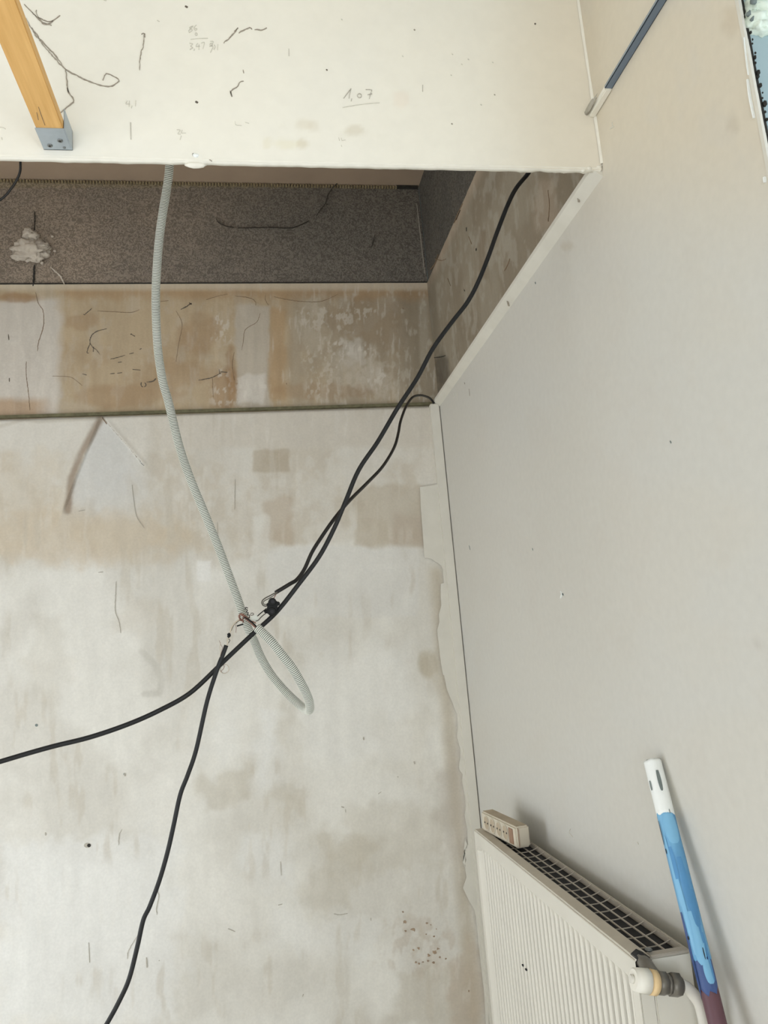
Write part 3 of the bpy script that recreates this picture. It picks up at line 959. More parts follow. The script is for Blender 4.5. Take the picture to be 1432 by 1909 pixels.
# drilled hole and two old nail spots
for (x, y, r, m) in ((166, 1576, 3.4, 'gap'), (68, 1352, 2.6, 'greychip'), (232, 1443, 2.0, 'greychip')):
    pts = [(x + r * math.cos(i * math.pi / 5), y + r * math.sin(i * math.pi / 5)) for i in range(10)]
    slab('nail_hole', pts, 1, YB - .0125, .0013, M[m], wall_back)
pts = [(163 + 6.5 * math.cos(i * math.pi / 5), 1576 + 4.6 * math.sin(i * math.pi / 5)) for i in range(10)]
slab('plaster_chip', pts, 1, YB - .0125, .0010, M['crackpale'], wall_back)
# scuffs and pencil ticks on the right wall
for pts, w, m in (([(875, 1017), (877, 1025)], .003, 'greychip'), ([(993, 1022), (994, 1026)], .003, 'greychip'), ([(875, 725), (876, 738)], .0028, 'webfaint'),
                  ([(845, 733), (846, 740)], .002, 'faint'), ([(852, 732), (853, 740)], .002, 'faint'), ([(866, 713), (867, 716)], .003, 'webfaint'),
                  ([(998, 526), (999, 529)], .004, 'greychip'), ([(1250, 822), (1252, 826)], .003, 'greychip'), ([(1064, 1545), (1062, 1552), (1068, 1560)], .002, 'faint'),
                  ([(1189, 1570), (1191, 1574)], .002, 'faint'), ([(1138, 240), (1145, 236)], .003, 'faint'), ([(1142, 228), (1143, 238)], .002, 'faint')):
    stroke('scuff_mark', pts, 0, XR, w, M[m], wall_right, lift=.0012)
stroke('paint_chip', [(1046, 1102), (1048, 1108), (1046, 1115)], 0, XR, .006, M['white'], wall_right, lift=.002)
stroke('paint_chip', [(1050, 1106), (1051, 1110)], 0, XR, .002, M['greychip'], wall_right, lift=.003)
for pts, w in ((sc((740, 290), 3.58, [(1207, 262), (1216, 285), (1220, 312)]), .0012), (sc((740, 290), 3.58, [(722, 940), (740, 965), (752, 1005)]), .002)):
    stroke('crack', pts, 0, XR - .010, w * .6, M['webfaint'], trim_1, lift=.004)

# handwriting and ticks in pencil on the bulkhead board
def pen(name, strokes, o, k, w=.0014, m='pencil'):
    """each figure is written as a few joined strokes"""
    objs = []
    for s in strokes:
        objs.append(stroke(name, sc(o, k, s), 1, YP, w, M[m], wall_bulkhead, taper=False, lift=.0013, n=4))
    return objs


def ring(cx, cy, rx, ry, n=9):
    return [(cx + rx * math.cos(2 * math.pi * i / n - 1.2), cy + ry * math.sin(2 * math.pi * i / n - 1.2)) for i in range(n + 1)]


O2 = (480, 0)
pen('pencil_writing', [[(460, 526), (480, 500), (500, 474)], [(500, 474), (494, 500), (489, 526)], [(504, 528), (500, 541)], ring(545, 512, 11, 11),
                       [(578, 480), (595, 480), (611, 482)], [(611, 482), (603, 504), (597, 528)], [(588, 507), (612, 502)]], O2, K1)
pen('pencil_underline', [[(455, 576), (485, 570), (515, 566)], [(508, 566), (580, 556), (652, 550)]], O2, K1, .0012, 'faint')
O1 = (0, 0)
pen('pencil_writing', [[(1030, 140), (1012, 150), (1028, 162), (1012, 175), (1008, 165), (1022, 152), (1030, 140)], [(1048, 135), (1036, 152), (1044, 165), (1052, 155), (1038, 152)],
                       ring(1048, 184, 6, 7, 7), [(1018, 212), (1064, 208), (1110, 206)],
                       [(1012, 232), (1030, 236), (1018, 248), (1030, 256), (1014, 266)], [(1040, 262), (1036, 272)], [(1056, 232), (1046, 250), (1068, 248)], [(1064, 238), (1062, 266)],
                       [(1074, 232), (1092, 228), (1084, 262)]], O1, K1, .0012, 'faint')
pen('pencil_writing', [[(1122, 222), (1140, 224), (1128, 246)], ring(1128, 240, 7, 8, 7), [(1118, 250), (1138, 250), (1124, 282)], [(1144, 240), (1150, 252), (1142, 266)], [(1164, 238), (1162, 268)]], O1, K1, .0012, 'faint')
pen('pencil_writing', [[(680, 540), (672, 556), (694, 556)], [(692, 540), (690, 570)], [(706, 566), (702, 578)], [(726, 538), (724, 568)]], O1, K1, .0012, 'faint')
pen('pencil_writing', [[(944, 694), (962, 696), (950, 716), (966, 718)], [(974, 696), (970, 712), (992, 712)], [(968, 726), (962, 748)]], O1, K1, .0012, 'faint')
pen('pencil_writing', [[(0, 680), (20, 684), (30, 690)], [(10, 735), (12, 748)]], O1, K1, .0014, 'faint')
pen('pencil_writing', [[(1255, 650), (1260, 668), (1290, 672)], [(1310, 655), (1330, 660)]], O1, K1, .0010, 'faint')
pen('pencil_tick', [[(698, 655), (699, 700), (700, 746)]], O1, K1, .0014, 'pencil')
pen('pencil_tick', [[(168, 262), (168, 300)], [(882, 455), (882, 490)]], O2, K1, .0014, 'pencil')
pen('pencil_writing', [[(434, 736), (438, 752)], [(448, 738), (452, 752), (470, 748)], [(448, 775), (450, 784)]], O2, K1, .001, 'faint')
for (x, y, w, m) in ((370, 374, .0032, 'web'), (838, 160, .003, 'webfaint'), (450, 105, .0022, 'faint'), (775, 301, .0025, 'faint'), (1040, 290, .002, 'faint'), (1126, 318, .003, 'faint'),
                     (1034, 402, .002, 'faint'), (1256, 334, .002, 'faint'), (1266, 506, .002, 'webfaint'), (1194, 560, .003, 'faint'), (1038, 662, .003, 'webfaint'), (1090, 345, .003, 'faint'), (1482, 128, .004, 'web')):
    stroke('speck', sc(O2, K1, [(x - 3, y - 2), (x + 4, y + 3)]), 1, YP, w, M[m], wall_bulkhead)
for (x, y, w, m) in ((995, 36, .005, 'web'), (1050, 545, .005, 'web'), (560, 0, .004, 'faint'), (1125, 856, .002, 'webfaint'), (845, 112, .002, 'faint')):
    stroke('speck', sc(O1, K1, [(x - 6, y - 2), (x + 7, y + 5)]), 1, YP, w, M[m], wall_bulkhead)
stroke('paint_nub', sc(O1, K1, [(1032, 820), (1034, 832), (1055, 838)]), 1, YP, .004, M['web'], wall_bulkhead)
lump('paint_nub', at(365, 290, 1, YP), (.006, .003, .004), M['white'], wall_bulkhead, .3, 2, 4, 2)
bmx = at(364, 308, 1, YP + .004)
lump('plaster_crumb', bmx, (.018, .006, .005), M['edge'], wall_bulkhead, .2, 2, 6, 2)

# ------------------------------------------------------------------ cobwebs (sooty strands)
def cobweb(label, parts, axis, val, width, mat, lift=.0014, o=(0, 0), k=1.0, group=None):
    root = None
    V, Fc = [], []
    p0 = at(*sc(o, k, [parts[0][0]])[0], axis, val)
    root = empty('cobweb', p0)
    prop(root, label, 'cobweb', group)
    for s in parts:
        stroke('strand', sc(o, k, s), axis, val, width, M[mat], root, lift=lift, wob=.9, n=6)
    return root


cobweb('long sooty cobweb strand sagging right of the wooden batten on the ivory board',
       [[(140, 100), (175, 165), (230, 240), (290, 310), (350, 370), (430, 415), (500, 445), (560, 462), (600, 460), (635, 435), (628, 420), (570, 395), (548, 432)],
        [(170, 150), (225, 222), (300, 302), (352, 378)],
        [(350, 370), (358, 430), (365, 490), (395, 535), (370, 565), (325, 602)], [(360, 470), (366, 500)]], 1, YP, .0026, 'webfaint', o=O1, k=K1)
cobweb('frayed cobweb tuft at top edge beside the wooden batten',
       [[(130, 25), (160, 55), (190, 85), (235, 110), (270, 118), (300, 100), (322, 84)], [(195, 55), (200, 88), (236, 124), (275, 137)], [(170, 66), (230, 128), (262, 128), (285, 112)]], 1, YP, .0024, 'webfaint', o=O1, k=K1)
cobweb('short dark cobweb streak at upper middle of the ivory board',
       [[(1195, 232), (1225, 205), (1255, 172), (1270, 150)], [(1252, 170), (1272, 152)], [(1275, 178), (1330, 150), (1345, 158)], [(1360, 160), (1400, 162), (1425, 150)]], 1, YP, .0024, 'webfaint', o=O1, k=K1)
cobweb('hooked little cobweb curl right of the pencilled sum',
       [[(1300, 435), (1280, 440), (1268, 465), (1235, 485), (1238, 518)], [(1230, 486), (1234, 505), (1240, 520)], [(1298, 375), (1302, 392)]], 1, YP, .0026, 'webfaint', o=O1, k=K1)
cobweb('thin vertical cobweb thread on the ivory board left of the sum',
       [[(770, 180), (766, 240), (750, 300), (745, 375)], [(755, 185), (772, 178), (776, 205)]], 1, YP, .0020, 'webfaint', o=O1, k=K1)
O4 = (0, 290)
cobweb('black branching cobweb on the left part of the stained band',
       [[(570, 925), (520, 938), (490, 960), (480, 992), (492, 1020), (515, 1038), (532, 1062)], [(482, 1000), (464, 1050), (475, 1056)], [(500, 1022), (498, 1048)]], 1, YB, .0034, 'web', o=O4, k=K1)
cobweb('small cobweb tail near top left of the stained band',
       [[(450, 850), (478, 828), (492, 815)], [(445, 848), (456, 852)]], 1, YB, .003, 'web', o=O4, k=K1)
cobweb('knotted cobweb just right of the conduit near the top of the stained band',
       [[(965, 822), (990, 810), (1018, 792)], [(1010, 786), (1024, 796)], [(1012, 796), (1024, 788)]], 1, YB, .0042, 'web', o=O4, k=K1)
cobweb('two-dot cobweb speck left of the conduit on the stained band',
       [[(698, 952), (708, 958), (720, 966)], [(696, 956), (704, 952)]], 1, YB, .004, 'web', o=O4, k=K1)
cobweb('broken horizontal cobweb wisps low on the stained band left of the conduit',
       [[(590, 1088), (640, 1075), (668, 1066)], [(690, 1060), (714, 1054)], [(745, 1036), (756, 1030)], [(588, 1166), (612, 1163)], [(626, 1163), (652, 1159)], [(630, 1105), (650, 1102)], [(708, 1142), (750, 1146)], [(440, 1166), (462, 1172)]], 1, YB, .0028, 'web', o=O4, k=K1)
cobweb('curly black cobweb knot low on the stained band beside the conduit',
       [[(756, 1212), (752, 1226), (764, 1236)], [(772, 1212), (780, 1226), (770, 1236)], [(782, 1210), (800, 1208), (818, 1205), (832, 1190)]], 1, YB, .0042, 'web', o=O4, k=K1)
cobweb('trailing cobweb with black knot low right of the conduit on the stained band',
       [[(1060, 1200), (1130, 1186), (1172, 1165)], [(1170, 1140), (1172, 1166), (1180, 1160)], [(1178, 1155), (1214, 1158)]], 1, YB, .0034, 'web', o=O4, k=K1)
cobweb('short dark dash on the grey filler at the left end of the stained band',
       [[(45, 955), (48, 985)], [(50, 1188), (50, 1208)]], 1, YB, .0034, 'web', o=O4, k=K1)
cobweb('dark cobweb strand hanging below the old ceiling over the dark textured band',
       [[(545, 80), (518, 140), (490, 170), (462, 212), (452, 250), (415, 300), (400, 325)], [(452, 258), (464, 262)], [(520, 130), (512, 148)]], 1, YB - .006, .0045, 'webdark', o=(450, 290), k=K1)
cobweb('faint curved cobweb across the middle of the dark textured band',
       [[(1155, 335), (1165, 355), (1200, 375), (1250, 385)], [(1270, 388), (1350, 386), (1432, 385)], [(1432, 384), (1560, 386), (1650, 350)]], 1, YB + .003, .0024, 'webdark', o=O4, k=K1, lift=.004)
cobweb('dim vertical cobweb wisp at the right of the dark textured band',
       [[(712, 425), (706, 450), (695, 492)]], 1, YB + .003, .003, 'webdark', o=(450, 290), k=K1, lift=.004)

# plaster splat stuck on the dark band
root = empty('plaster_splat', at(58, 465, 1, YB))
prop(root, 'rough pale plaster splat stuck on the dark textured band at left', 'plaster')
cc = at(56, 466, 1, YB - .004)
lump('clump', cc, (.056, .020, .040), M['foam'], root, .55, 2.6, 3, 4)
for (x, y, a, b, s) in ((52, 435, .018, .022, 5), (78, 460, .028, .014, 6), (38, 478, .030, .016, 7), (70, 478, .022, .020, 8), (62, 440, .02, .016, 9), (85, 476, .016, .008, 10)):
    lump('clump', at(x, y, 1, YB - .006), (a, .013, b), M['foam'], root, .6, 3, s, 3)
for (x, y, a, b, s) in ((98, 441, .006, .004, 11), (92, 463, .008, .006, 12), (102, 468, .006, .004, 13), (78, 490, .006, .006, 14)):
    lump('crumb', at(x, y, 1, YB + .002), (a, .005, b), M['foam'], root, .5, 3, s, 2)
stroke('splash', sc(O4, K1, [(270, 595), (295, 620), (322, 645), (345, 690)]), 1, YB, .006, M['foam'], root, lift=.002, wob=.8)

# ------------------------------------------------------------------ wooden batten with its zinc bracket
root = empty('ceiling_batten', (-0.297, YP, 2.434))
prop(root, 'yellow pine batten running from the ivory board towards the viewer', 'batten')
zb = 2.436
box('plank', (-0.3185, -2.19, zb), (-0.2755, 1.238, zb + 0.018), M['wood'], root, 0.0012)
bm = bmesh.new()
bm_box(bm, (-0.3200, 1.205, zb - 0.0018), (-0.2745, YP - .0005, zb), 0.0004)
bm_box(bm, (-0.2745, 1.205, zb - 0.0018), (-0.2728, YP - .0005, zb + 0.036), 0.0004)
bm_box(bm, (-0.3200, YP - 0.0025, zb - 0.0018), (-0.2728, YP - .0005, zb + 0.036), 0.0004)
br = from_bm('bracket', bm, M['zinc'], root)
for (x, y, r) in ((93, 271, .0042), (112, 262, .0042), (120, 275, .0022)):
    p = at(x, y, 2, zb - .002)
    cylinder('screw', p + Vector((0, 0, .002)), p - Vector((0, 0, .0016)), r, M['screw'], br, 12, bev=.0005)
    if r > .003:
        cylinder('screw', p - Vector((0, 0, .0016)), p - Vector((0, 0, .0022)), r * .35, M['gap'], br, 8)
for s in ([(205, 570), (222, 620), (240, 668)], [(196, 600), (205, 640)]):
    stroke('grain_split', sc(O1, K1, s), 2, zb, .0012, M['crack'], root, lift=.0006)

# ------------------------------------------------------------------ steel rail along the right wall
root = empty('steel_rail', (XR, 1.25, 2.54))
prop(root, 'blue-grey steel rail fixed along the top of the right wall', 'rail')
bm = bmesh.new()
r0, r1, rz = XR - .0150, XR - .0005, 2.535
bm_box(bm, (r0, -0.25, rz), (r1, 1.185, rz + .0014), 0.0003)
bm_box(bm, (r0, -0.25, rz), (r0 + .0014, 1.185, rz + .006), 0.0003)
bm_box(bm, (r1 - .0014, -0.25, rz), (r1, 1.185, rz + .006), 0.0003)
from_bm('channel', bm, M['rail'], root)
box('bright_flange', (r0 - .0008, -0.25, rz + .0015), (r0, 1.185, rz + .003), M['zinc'], root)
bm = bmesh.new()
bm_box(bm, (r0 + .001, 1.185, rz - .003), (r1, YP + .0, rz + .008), 0.002)
from_bm('plastered_end', bm, M['whiteplastic'], root)
lump('grey_putty', (r0 - .004, 1.245, rz + .006), (.0035, .030, .006), M['putty'], root, .4, 2, 8, 3)

# ------------------------------------------------------------------ flexible conduit
def Y3(pts):
    return [at(x, y, 1, d) for x, y, d in pts]


root = empty('flexible_conduit', at(316, 311, 1, 1.50))
conduit_root = root
prop(root, 'pale grey corrugated conduit hanging from the void with wires spilling from its looped end', 'conduit')
cpts = Y3([(324, 200, 1.46), (316, 311, 1.50), (310.8, 353, 1.52), (303.8, 395, 1.53), (296.8, 447, 1.54), (292.6, 499.5, 1.55), (290.5, 552, 1.56), (291.5, 604, 1.57), (295, 656.6, 1.58), (303, 709, 1.58),
           (313, 745, 1.585), (321, 778, 1.585), (335, 834, 1.59), (352.7, 886.7, 1.59), (377, 946, 1.595), (401.5, 1005, 1.60), (424, 1064.7, 1.60), (443.4, 1117, 1.605), (453, 1145, 1.61), (463.8, 1174, 1.62),
           (475.5, 1199, 1.64), (487, 1226, 1.655), (504, 1255, 1.665), (524, 1280, 1.665), (544, 1301, 1.655), (561, 1316, 1.635), (572, 1324, 1.605), (577.5, 1322, 1.575), (576.5, 1308, 1.55),
           (571, 1293, 1.535), (561, 1273, 1.52), (544, 1244, 1.51), (525.8, 1220.9, 1.505), (507.4, 1197.4, 1.505), (489, 1179, 1.51), (478.9, 1169.8, 1.513)])
path = even(spline(cpts, 14), 0.00068)


def corr(i, n):
    return (.0075, .0086, .0090, .0090, .0086)[i % 5]


V, Fc = tube_data(path, corr, 12, False)
tb = mesh('corrugated_tube', V, Fc, M['conduit'], root, True)
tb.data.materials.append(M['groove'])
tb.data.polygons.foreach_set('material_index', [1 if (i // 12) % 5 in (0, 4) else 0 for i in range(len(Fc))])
V, Fc = tube_data(path[-16:], .0070, 12, True)
mesh('bore', V, Fc, M['inner'], root, True)

# ------------------------------------------------------------------ cables
root = empty('thick_cable', at(985, 318, 1, 1.45))
prop(root, 'thick black cable sweeping from upper right void down to the left edge', 'cable')
tube('sheath', Y3([(1030, 225, 1.38), (1008, 280, 1.40), (988.6, 318, 1.42), (963, 350, 1.43), (946.7, 382, 1.44), (927, 432.5, 1.45), (910, 480, 1.46), (891, 527, 1.47), (871, 564, 1.48), (843, 600, 1.49), (807, 650, 1.50),
                   (779, 703, 1.51), (745.6, 754, 1.515), (735, 771, 1.52), (704, 824, 1.525), (669, 876, 1.53), (644, 935.5, 1.535), (623.5, 984, 1.54), (595.5, 1037, 1.545), (557, 1089, 1.55), (515, 1141.5, 1.555),
                   (470, 1183, 1.56), (414, 1236, 1.56), (403, 1247, 1.56), (353, 1293, 1.565), (297, 1324.5, 1.57), (238, 1350.5, 1.575), (167, 1374.6, 1.58), (93, 1393, 1.59), (0, 1420, 1.60), (-160, 1470, 1.62)]) + [Vector((-1.35, 1.70, 1.13)), Vector((-1.8, 1.76, 1.10)), Vector((-2.195, 1.8, 1.12))],
     .0046, M['cable'], root, 12, 6)

root = empty('thin_cable', at(806, 749, 1, 2.64))
prop(root, 'thinner black cable looping off the ledge corner and crossing the thick cable', 'cable')
tube('sheath', Y3([(809, 752, 2.668), (806, 747, 2.66), (799, 741, 2.62), (785, 737, 2.52), (769.5, 740.5, 2.40), (757, 758, 2.28), (747, 785, 2.16), (743, 806, 2.08), (735, 834, 1.99), (714, 869, 1.88), (686, 899, 1.78), (651, 934, 1.66), (623.5, 967, 1.60),
                   (599, 1002, 1.585), (581.5, 1030, 1.58), (567.6, 1061, 1.575), (553.6, 1080.4, 1.57), (540, 1089, 1.565), (513.5, 1105, 1.56)]),
     .0040, M['cableB'], root, 10, 6)
Oj, Kj = (380, 1060), 5.967


def J(pts, d):
    q = sc(Oj, Kj, pts)
    if not isinstance(d, (list, tuple)):
        d = [d] * len(q)
    return [at(x, y, 1, dd) for (x, y), dd in zip(q, d)]


tube('stripped_wire', J([(820, 262), (780, 278), (735, 302), (690, 325), (655, 352), (646, 382), (660, 408), (690, 418), (720, 405)], 1.557), .0013, M['wiregrey'], root, 6, 5)
tube('stripped_wire', J([(815, 268), (775, 300), (720, 335), (680, 355), (662, 375), (668, 395), (700, 400)], 1.554), .0010, M['wiregrey'], root, 6, 5)
tube('stripped_wire', J([(805, 280), (790, 310), (772, 340), (765, 370)], 1.556), .0009, M['copper'], root, 6, 5)

root = empty('hanging_cable', at(421, 1204, 1, 1.545))
prop(root, 'black cable hanging from the wire joint down to the bottom edge', 'cable')
tube('sheath', Y3([(422, 1203, 1.545), (415, 1222, 1.545), (405, 1248, 1.546), (386, 1308, 1.55), (366, 1397, 1.555), (350, 1445, 1.555), (336, 1482, 1.56), (323, 1542, 1.56), (312, 1590, 1.56), (297, 1642, 1.56), (279, 1690, 1.56), (267, 1716, 1.56),
                   (256, 1765, 1.56), (241, 1824, 1.56), (223, 1865, 1.56), (199, 1909, 1.56), (150, 1990, 1.57), (120, 2080, 1.58)]) + [Vector((-0.66, 1.59, 0.22)), Vector((-0.70, 1.56, 0.05)), Vector((-0.80, 1.50, 0.006)), Vector((-1.0, 1.42, 0.005)), Vector((-1.3, 1.5, 0.005))],
     .0042, M['cable'], root, 12, 6)
tube('stripped_wire', J([(245, 862), (268, 830), (262, 790), (290, 770), (270, 745), (300, 700)], 1.545), .0010, M['wirewhite'], root, 6, 5)
tube('stripped_wire', J([(255, 850), (290, 800), (275, 780), (300, 745)], 1.548), .0009, M['wiregrey'], root, 6, 5)
for pts, d, r, m in (
    ([(395, 565), (350, 600), (318, 640), (300, 680), (296, 705)], 1.540, .0013, 'wirewhite'),
    ([(385, 585), (345, 615), (322, 650), (305, 690)], 1.543, .0009, 'wiregrey'),
    ([(355, 620), (360, 660), (356, 712)], 1.541, .0005, 'copper'),
):
    tube('stripped_wire', J(pts, d), r, M[m], root, 6, 5)
lump('tape_wrap', J([(280, 742)], 1.545)[0], (.0034, .0034, .0050), M['block'], root, .35, 2, 3, 2)
tube('loose_strand', J([(190, 820), (178, 870), (185, 930), (180, 985)], 1.543), .0005, M['wirewhite'], root, 5, 5)
tube('loose_strand', J([(172, 800), (190, 850), (205, 880), (190, 950)], 1.543), .0004, M['copper'], root, 5, 5)

# terminal block
cB = J([(762, 432)], 1.538)[0]
root = empty('terminal_block', cB)
prop(root, 'small black screw terminal block joining wires beside the thick cable', 'terminal block')
rotv = Matrix.Rotation(math.radians(14), 3, 'Y')
bm = bmesh.new()
bm_box(bm, cB + Vector((-.0100, -.007, -.0135)), cB + Vector((.0100, .007, .0135)), .0025, rotv, cB)
from_bm('housing', bm, M['block'], root)
for (dx, dz, r) in ((-.0015, .0105, .0078), (.0010, -.0085, .0082)):
    p = cB + rotv @ Vector((dx, 0, dz))
    cylinder('clamp_barrel', p + Vector((-.0005, -.0095, 0)), p + Vector((0, .006, 0)), r, M['block'], root, 14, bev=.0012)
    cylinder('clamp_screw', p + Vector((0, -.0105, 0)), p + Vector((0, -.009, 0)), r * .45, M['inner'], root, 12)
for (dx, dz) in ((-.0105, -.0095), (.0095, .009), (.0085, -.007), (-.008, .004)):
    p = cB + rotv @ Vector((dx, 0, dz))
    lump('lug', p, (.0042, .005, .0042), M['block'], root, .25, 2, dx * 900, 2)

# wires in the joint
root = conduit_root
for pts, d, r, m in (
    ([(700, 440), (665, 470), (630, 500), (595, 528), (560, 530)], 1.545, .0011, 'wiregrey'),
    ([(690, 498), (660, 520), (630, 548), (605, 575), (575, 585)], 1.545, .0011, 'wiregrey'),
    ([(690, 452), (640, 488), (600, 524)], 1.540, .0008, 'block'),
    ([(592, 665), (560, 640), (520, 600), (470, 560), (430, 520), (405, 508), (392, 530), (405, 560), (440, 585)], [1.513, 1.52, 1.53, 1.535, 1.54, 1.55, 1.56, 1.56, 1.55], .0017, 'copper'),
    ([(590, 655), (555, 618), (510, 575), (460, 530), (425, 505), (400, 515), (398, 545)], [1.513, 1.52, 1.528, 1.532, 1.54, 1.55, 1.56], .0016, 'copper'),
    ([(596, 660), (550, 610), (500, 570), (450, 540)], [1.512, 1.518, 1.525, 1.53], .0015, 'block'),
    ([(440, 585), (400, 575), (370, 590), (362, 610)], 1.55, .0012, 'copper'),
    ([(440, 618), (405, 628), (368, 640)], 1.55, .0015, 'block'),
    ([(440, 600), (432, 570), (440, 545)], 1.545, .0014, 'copper'),
    ([(580, 610), (565, 598), (530, 585)], 1.54, .0012, 'copper'),
    ([(520, 500), (545, 495), (555, 510), (530, 520), (510, 510)], 1.548, .0007, 'wiregrey'),
    ([(490, 440), (470, 432), (462, 445), (485, 462), (475, 480), (495, 492), (488, 510), (510, 525), (505, 545), (520, 560), (515, 580)], 1.588, .0009, 'block'),
    ([(460, 520), (480, 545), (500, 550), (512, 540)], 1.585, .0009, 'block'),
):
    tube('wire', J(pts, d), r, M[m], root, 6, 5)
cc = J([(558, 555)], 1.546)[0]
box('wire_connector', cc + Vector((-.0075, -.004, -.0055)), cc + Vector((.0075, .004, .0055)), M['conduit'], root, .0012, Matrix.Rotation(math.radians(-18), 3, 'Y'))

# clear round cap dangling under the crossing
cc = J([(230, 1115)], 1.585)[0]
root = empty('clear_cap', cc)
prop(root, 'small clear plastic cap dangling where two black cables cross', 'cap')
bm = bmesh.new()
cyl(bm, cc + Vector((0, -.004, 0)), cc + Vector((0, .004, 0)), .0095, 24, .0075)
from_bm('cap_body', bm, M['clear'], root, False)
tube('rim', [cc + Vector((.0088 * math.cos(a), -.0045, .0088 * math.sin(a))) for a in [i * math.pi / 8 for i in range(17)]], .0006, M['wirewhite'], root, 6, 3)
tube('filament', [cc + Vector((-.002, -.005, .010)), cc + Vector((0, -.005, .004)), cc + Vector((-.003, -.005, -.001)), cc + Vector((-.006, -.005, -.003)), cc + Vector((-.005, -.005, -.006))], .0005, M['copper'], root, 5, 4)

# small cables up in the void
root = empty('void_cable', at(38, 300, 1, 1.9))
prop(root, 'short thin black cable curving in the void at the left edge', 'cable')
tube('sheath', Y3([(36, 255, 1.70), (38, 300, 1.70), (36, 325, 1.72), (22, 350, 1.75), (0, 373, 1.78), (-60, 410, 1.84)]), .0028, M['cableB'], root, 8, 6)

# ------------------------------------------------------------------ radiator
root = empty('radiator', (0.62, 1.77, 0.0))
prop(root, 'white ribbed panel radiator with top grille on the right wall', 'radiator')
rx0, rx1, ry0, ry1, rz0, rz1 = 0.570, 0.668, 1.285, 2.262, 0.13, 1.02
# pressed front sheet with vertical ribs
pitch = 0.0258
nr = 35
ystart = ry1 - 0.050
ys = [ry1, ystart + .004]
prof = [(0, 0.0), (.12, .0), (.24, 1.0), (.62, 1.0), (.76, 0.0)]
cols = [(ry1, 0), (ry1 - .02, 0)]
for i in range(nr):
    for f, d in ((.0, 1), (.46, 1), (.49, .55), (.53, .22), (.60, .05), (.67, 0), (.76, 0), (.83, .05), (.90, .22), (.94, .55), (.97, 1)):
        cols.append((ystart - (i + f) * pitch, d))
cols += [(ystart - nr * pitch, 0), (ry0, 0)]
cols = [(max(y, ry0), d) for y, d in cols]
rows = [(rz0, 0), (rz0 + .035, 0), (rz0 + .05, 1), (rz1 - .052, 1), (rz1 - .036, 0), (rz1 - .004, 0), (rz1, -1)]
V, Fc = [], []
for z, a in rows:
    for y, d in cols:
        x = rx0 + (0.0150 * d if a == 1 else 0)
        if a == -1:
            x = rx0 + .004
        V.append((x, y, z))
nc = len(cols)
for r in range(len(rows) - 1):
    for c in range(nc - 1):
        Fc.append((r * nc + c, r * nc + c + 1, (r + 1) * nc + c + 1, (r + 1) * nc + c))
fp = mesh('front_panel', V, Fc, M['rad'], root)
for s, w in (([(975, 1798), (977, 1801)], .004), ([(981, 1806), (983, 1809)], .004)):
    stroke('chip', s, 0, rx0 + .001, w, M['inner'], fp, lift=.003)
box('top_rail', (rx0 + .0005, ry0 + .002, rz1 - .006), (rx0 + .031, ry1, rz1 + .001), M['radtop'], root, .003)
box('rear_rail', (rx1 - .006, ry0 + .002, rz1 - .012), (rx1, ry1, rz1 + .002), M['bar'], root, .002)
box('rear_panel', (rx1 - .004, ry0 + .004, rz0), (rx1, ry1 - .004, rz1 - .012), M['rad'], root)
box('shaded_fin_block', (rx0 + .014, ry0 + .03, rz0 + .04), (rx1 - .0045, ry1 - .012, rz1 - .0115), M['inner'], root)  # solid block for the fins; interior shade is in its dark colour
# end cover facing the viewer
bm = bmesh.new()
bm_box(bm, (rx0 + .026, ry0, rz0), (rx1, ry0 + .012, rz1 - .001), .003)
from_bm('side_cover', bm, M['rad'], root)
bm = bmesh.new()
bm_box(bm, (rx0 + .001, ry0 + .001, rz0), (rx0 + .027, ry0 + .012, rz1 - .050), .002)
from_bm('side_cover', bm, M['rad'], root)
box('far_side_cover', (rx0 + .002, ry1 - .010, rz0), (rx1, ry1 - .001, rz1 - .002), M['rad'], root, .003)
box('top_end_strip', (rx0 + .028, ry0 + .001, rz1 - .003), (rx1, ry0 + .018, rz1 + .0015), M['bar'], root, .001)
# grille bars
g0, g1 = rx0 + .030, rx1 - .004
y = ry0 + .055
bar_me = None
while y < ry1 - .02:
    pts = [(g1, y, rz1 + .0005), (g1 - .010, y, rz1 - .0035), (g1 - .025, y - .001, rz1 - .0065), (g0 + .02, y - .001, rz1 - .0070), (g0 - .003, y, rz1 - .0065)]
    if bar_me is None:
        b0 = tube('grille_bar', pts, .0012, M['bar'], root, 6, 3)
        bar_me, y_first, b_first = b0.data, y, b0
    else:
        b = b_first.copy()
        COL.objects.link(b)
        b.parent = root
        b.matrix_parent_inverse = b_first.matrix_parent_inverse.copy()
        b.location = (0, y - y_first, 0)
    y += .0468
for fx, dz in ((g0 + .016, -.0060), (g0 + .037, -.0045)):
    box('grille_rail', (fx - .0013, ry0 + .016, rz1 + dz - .001), (fx + .0013, ry1 - .01, rz1 + dz + .0012), M['bar'], root)
# valve with thermostat collar and pipe
Yv = 1.252
v = lambda x, y, d=Yv: at(1130 + x / 3.752, 1400 + y / 3.752, 1, d)
hole = v(258, 1472, ry0 + .002)
cylinder('valve_union', hole + Vector((0, .02, 0)), hole + Vector((0, -.004, 0)), .0125, M['inner'], root, 6)
vb = tube('valve', [hole + Vector((0, .004, 0)), v(285, 1500, 1.272), v(330, 1560, 1.258), v(400, 1620), v(440, 1632)], lambda i, n: .0112 - .001 * i / n, M['brass'], root, 14, 5)
a0, a1 = v(352, 1622), v(525, 1640)
d_ = (a1 - a0)
cylinder('nut', a0, a0 + d_ * .38, .0175, M['brass'], vb, 6, bev=.001)
cylinder('collar', a0 + d_ * .38, a0 + d_ * .52, .0150, M['brass'], vb, 24)
cylinder('nut', a0 + d_ * .52, a0 + d_ * .92, .0178, M['brass'], vb, 6, bev=.001)
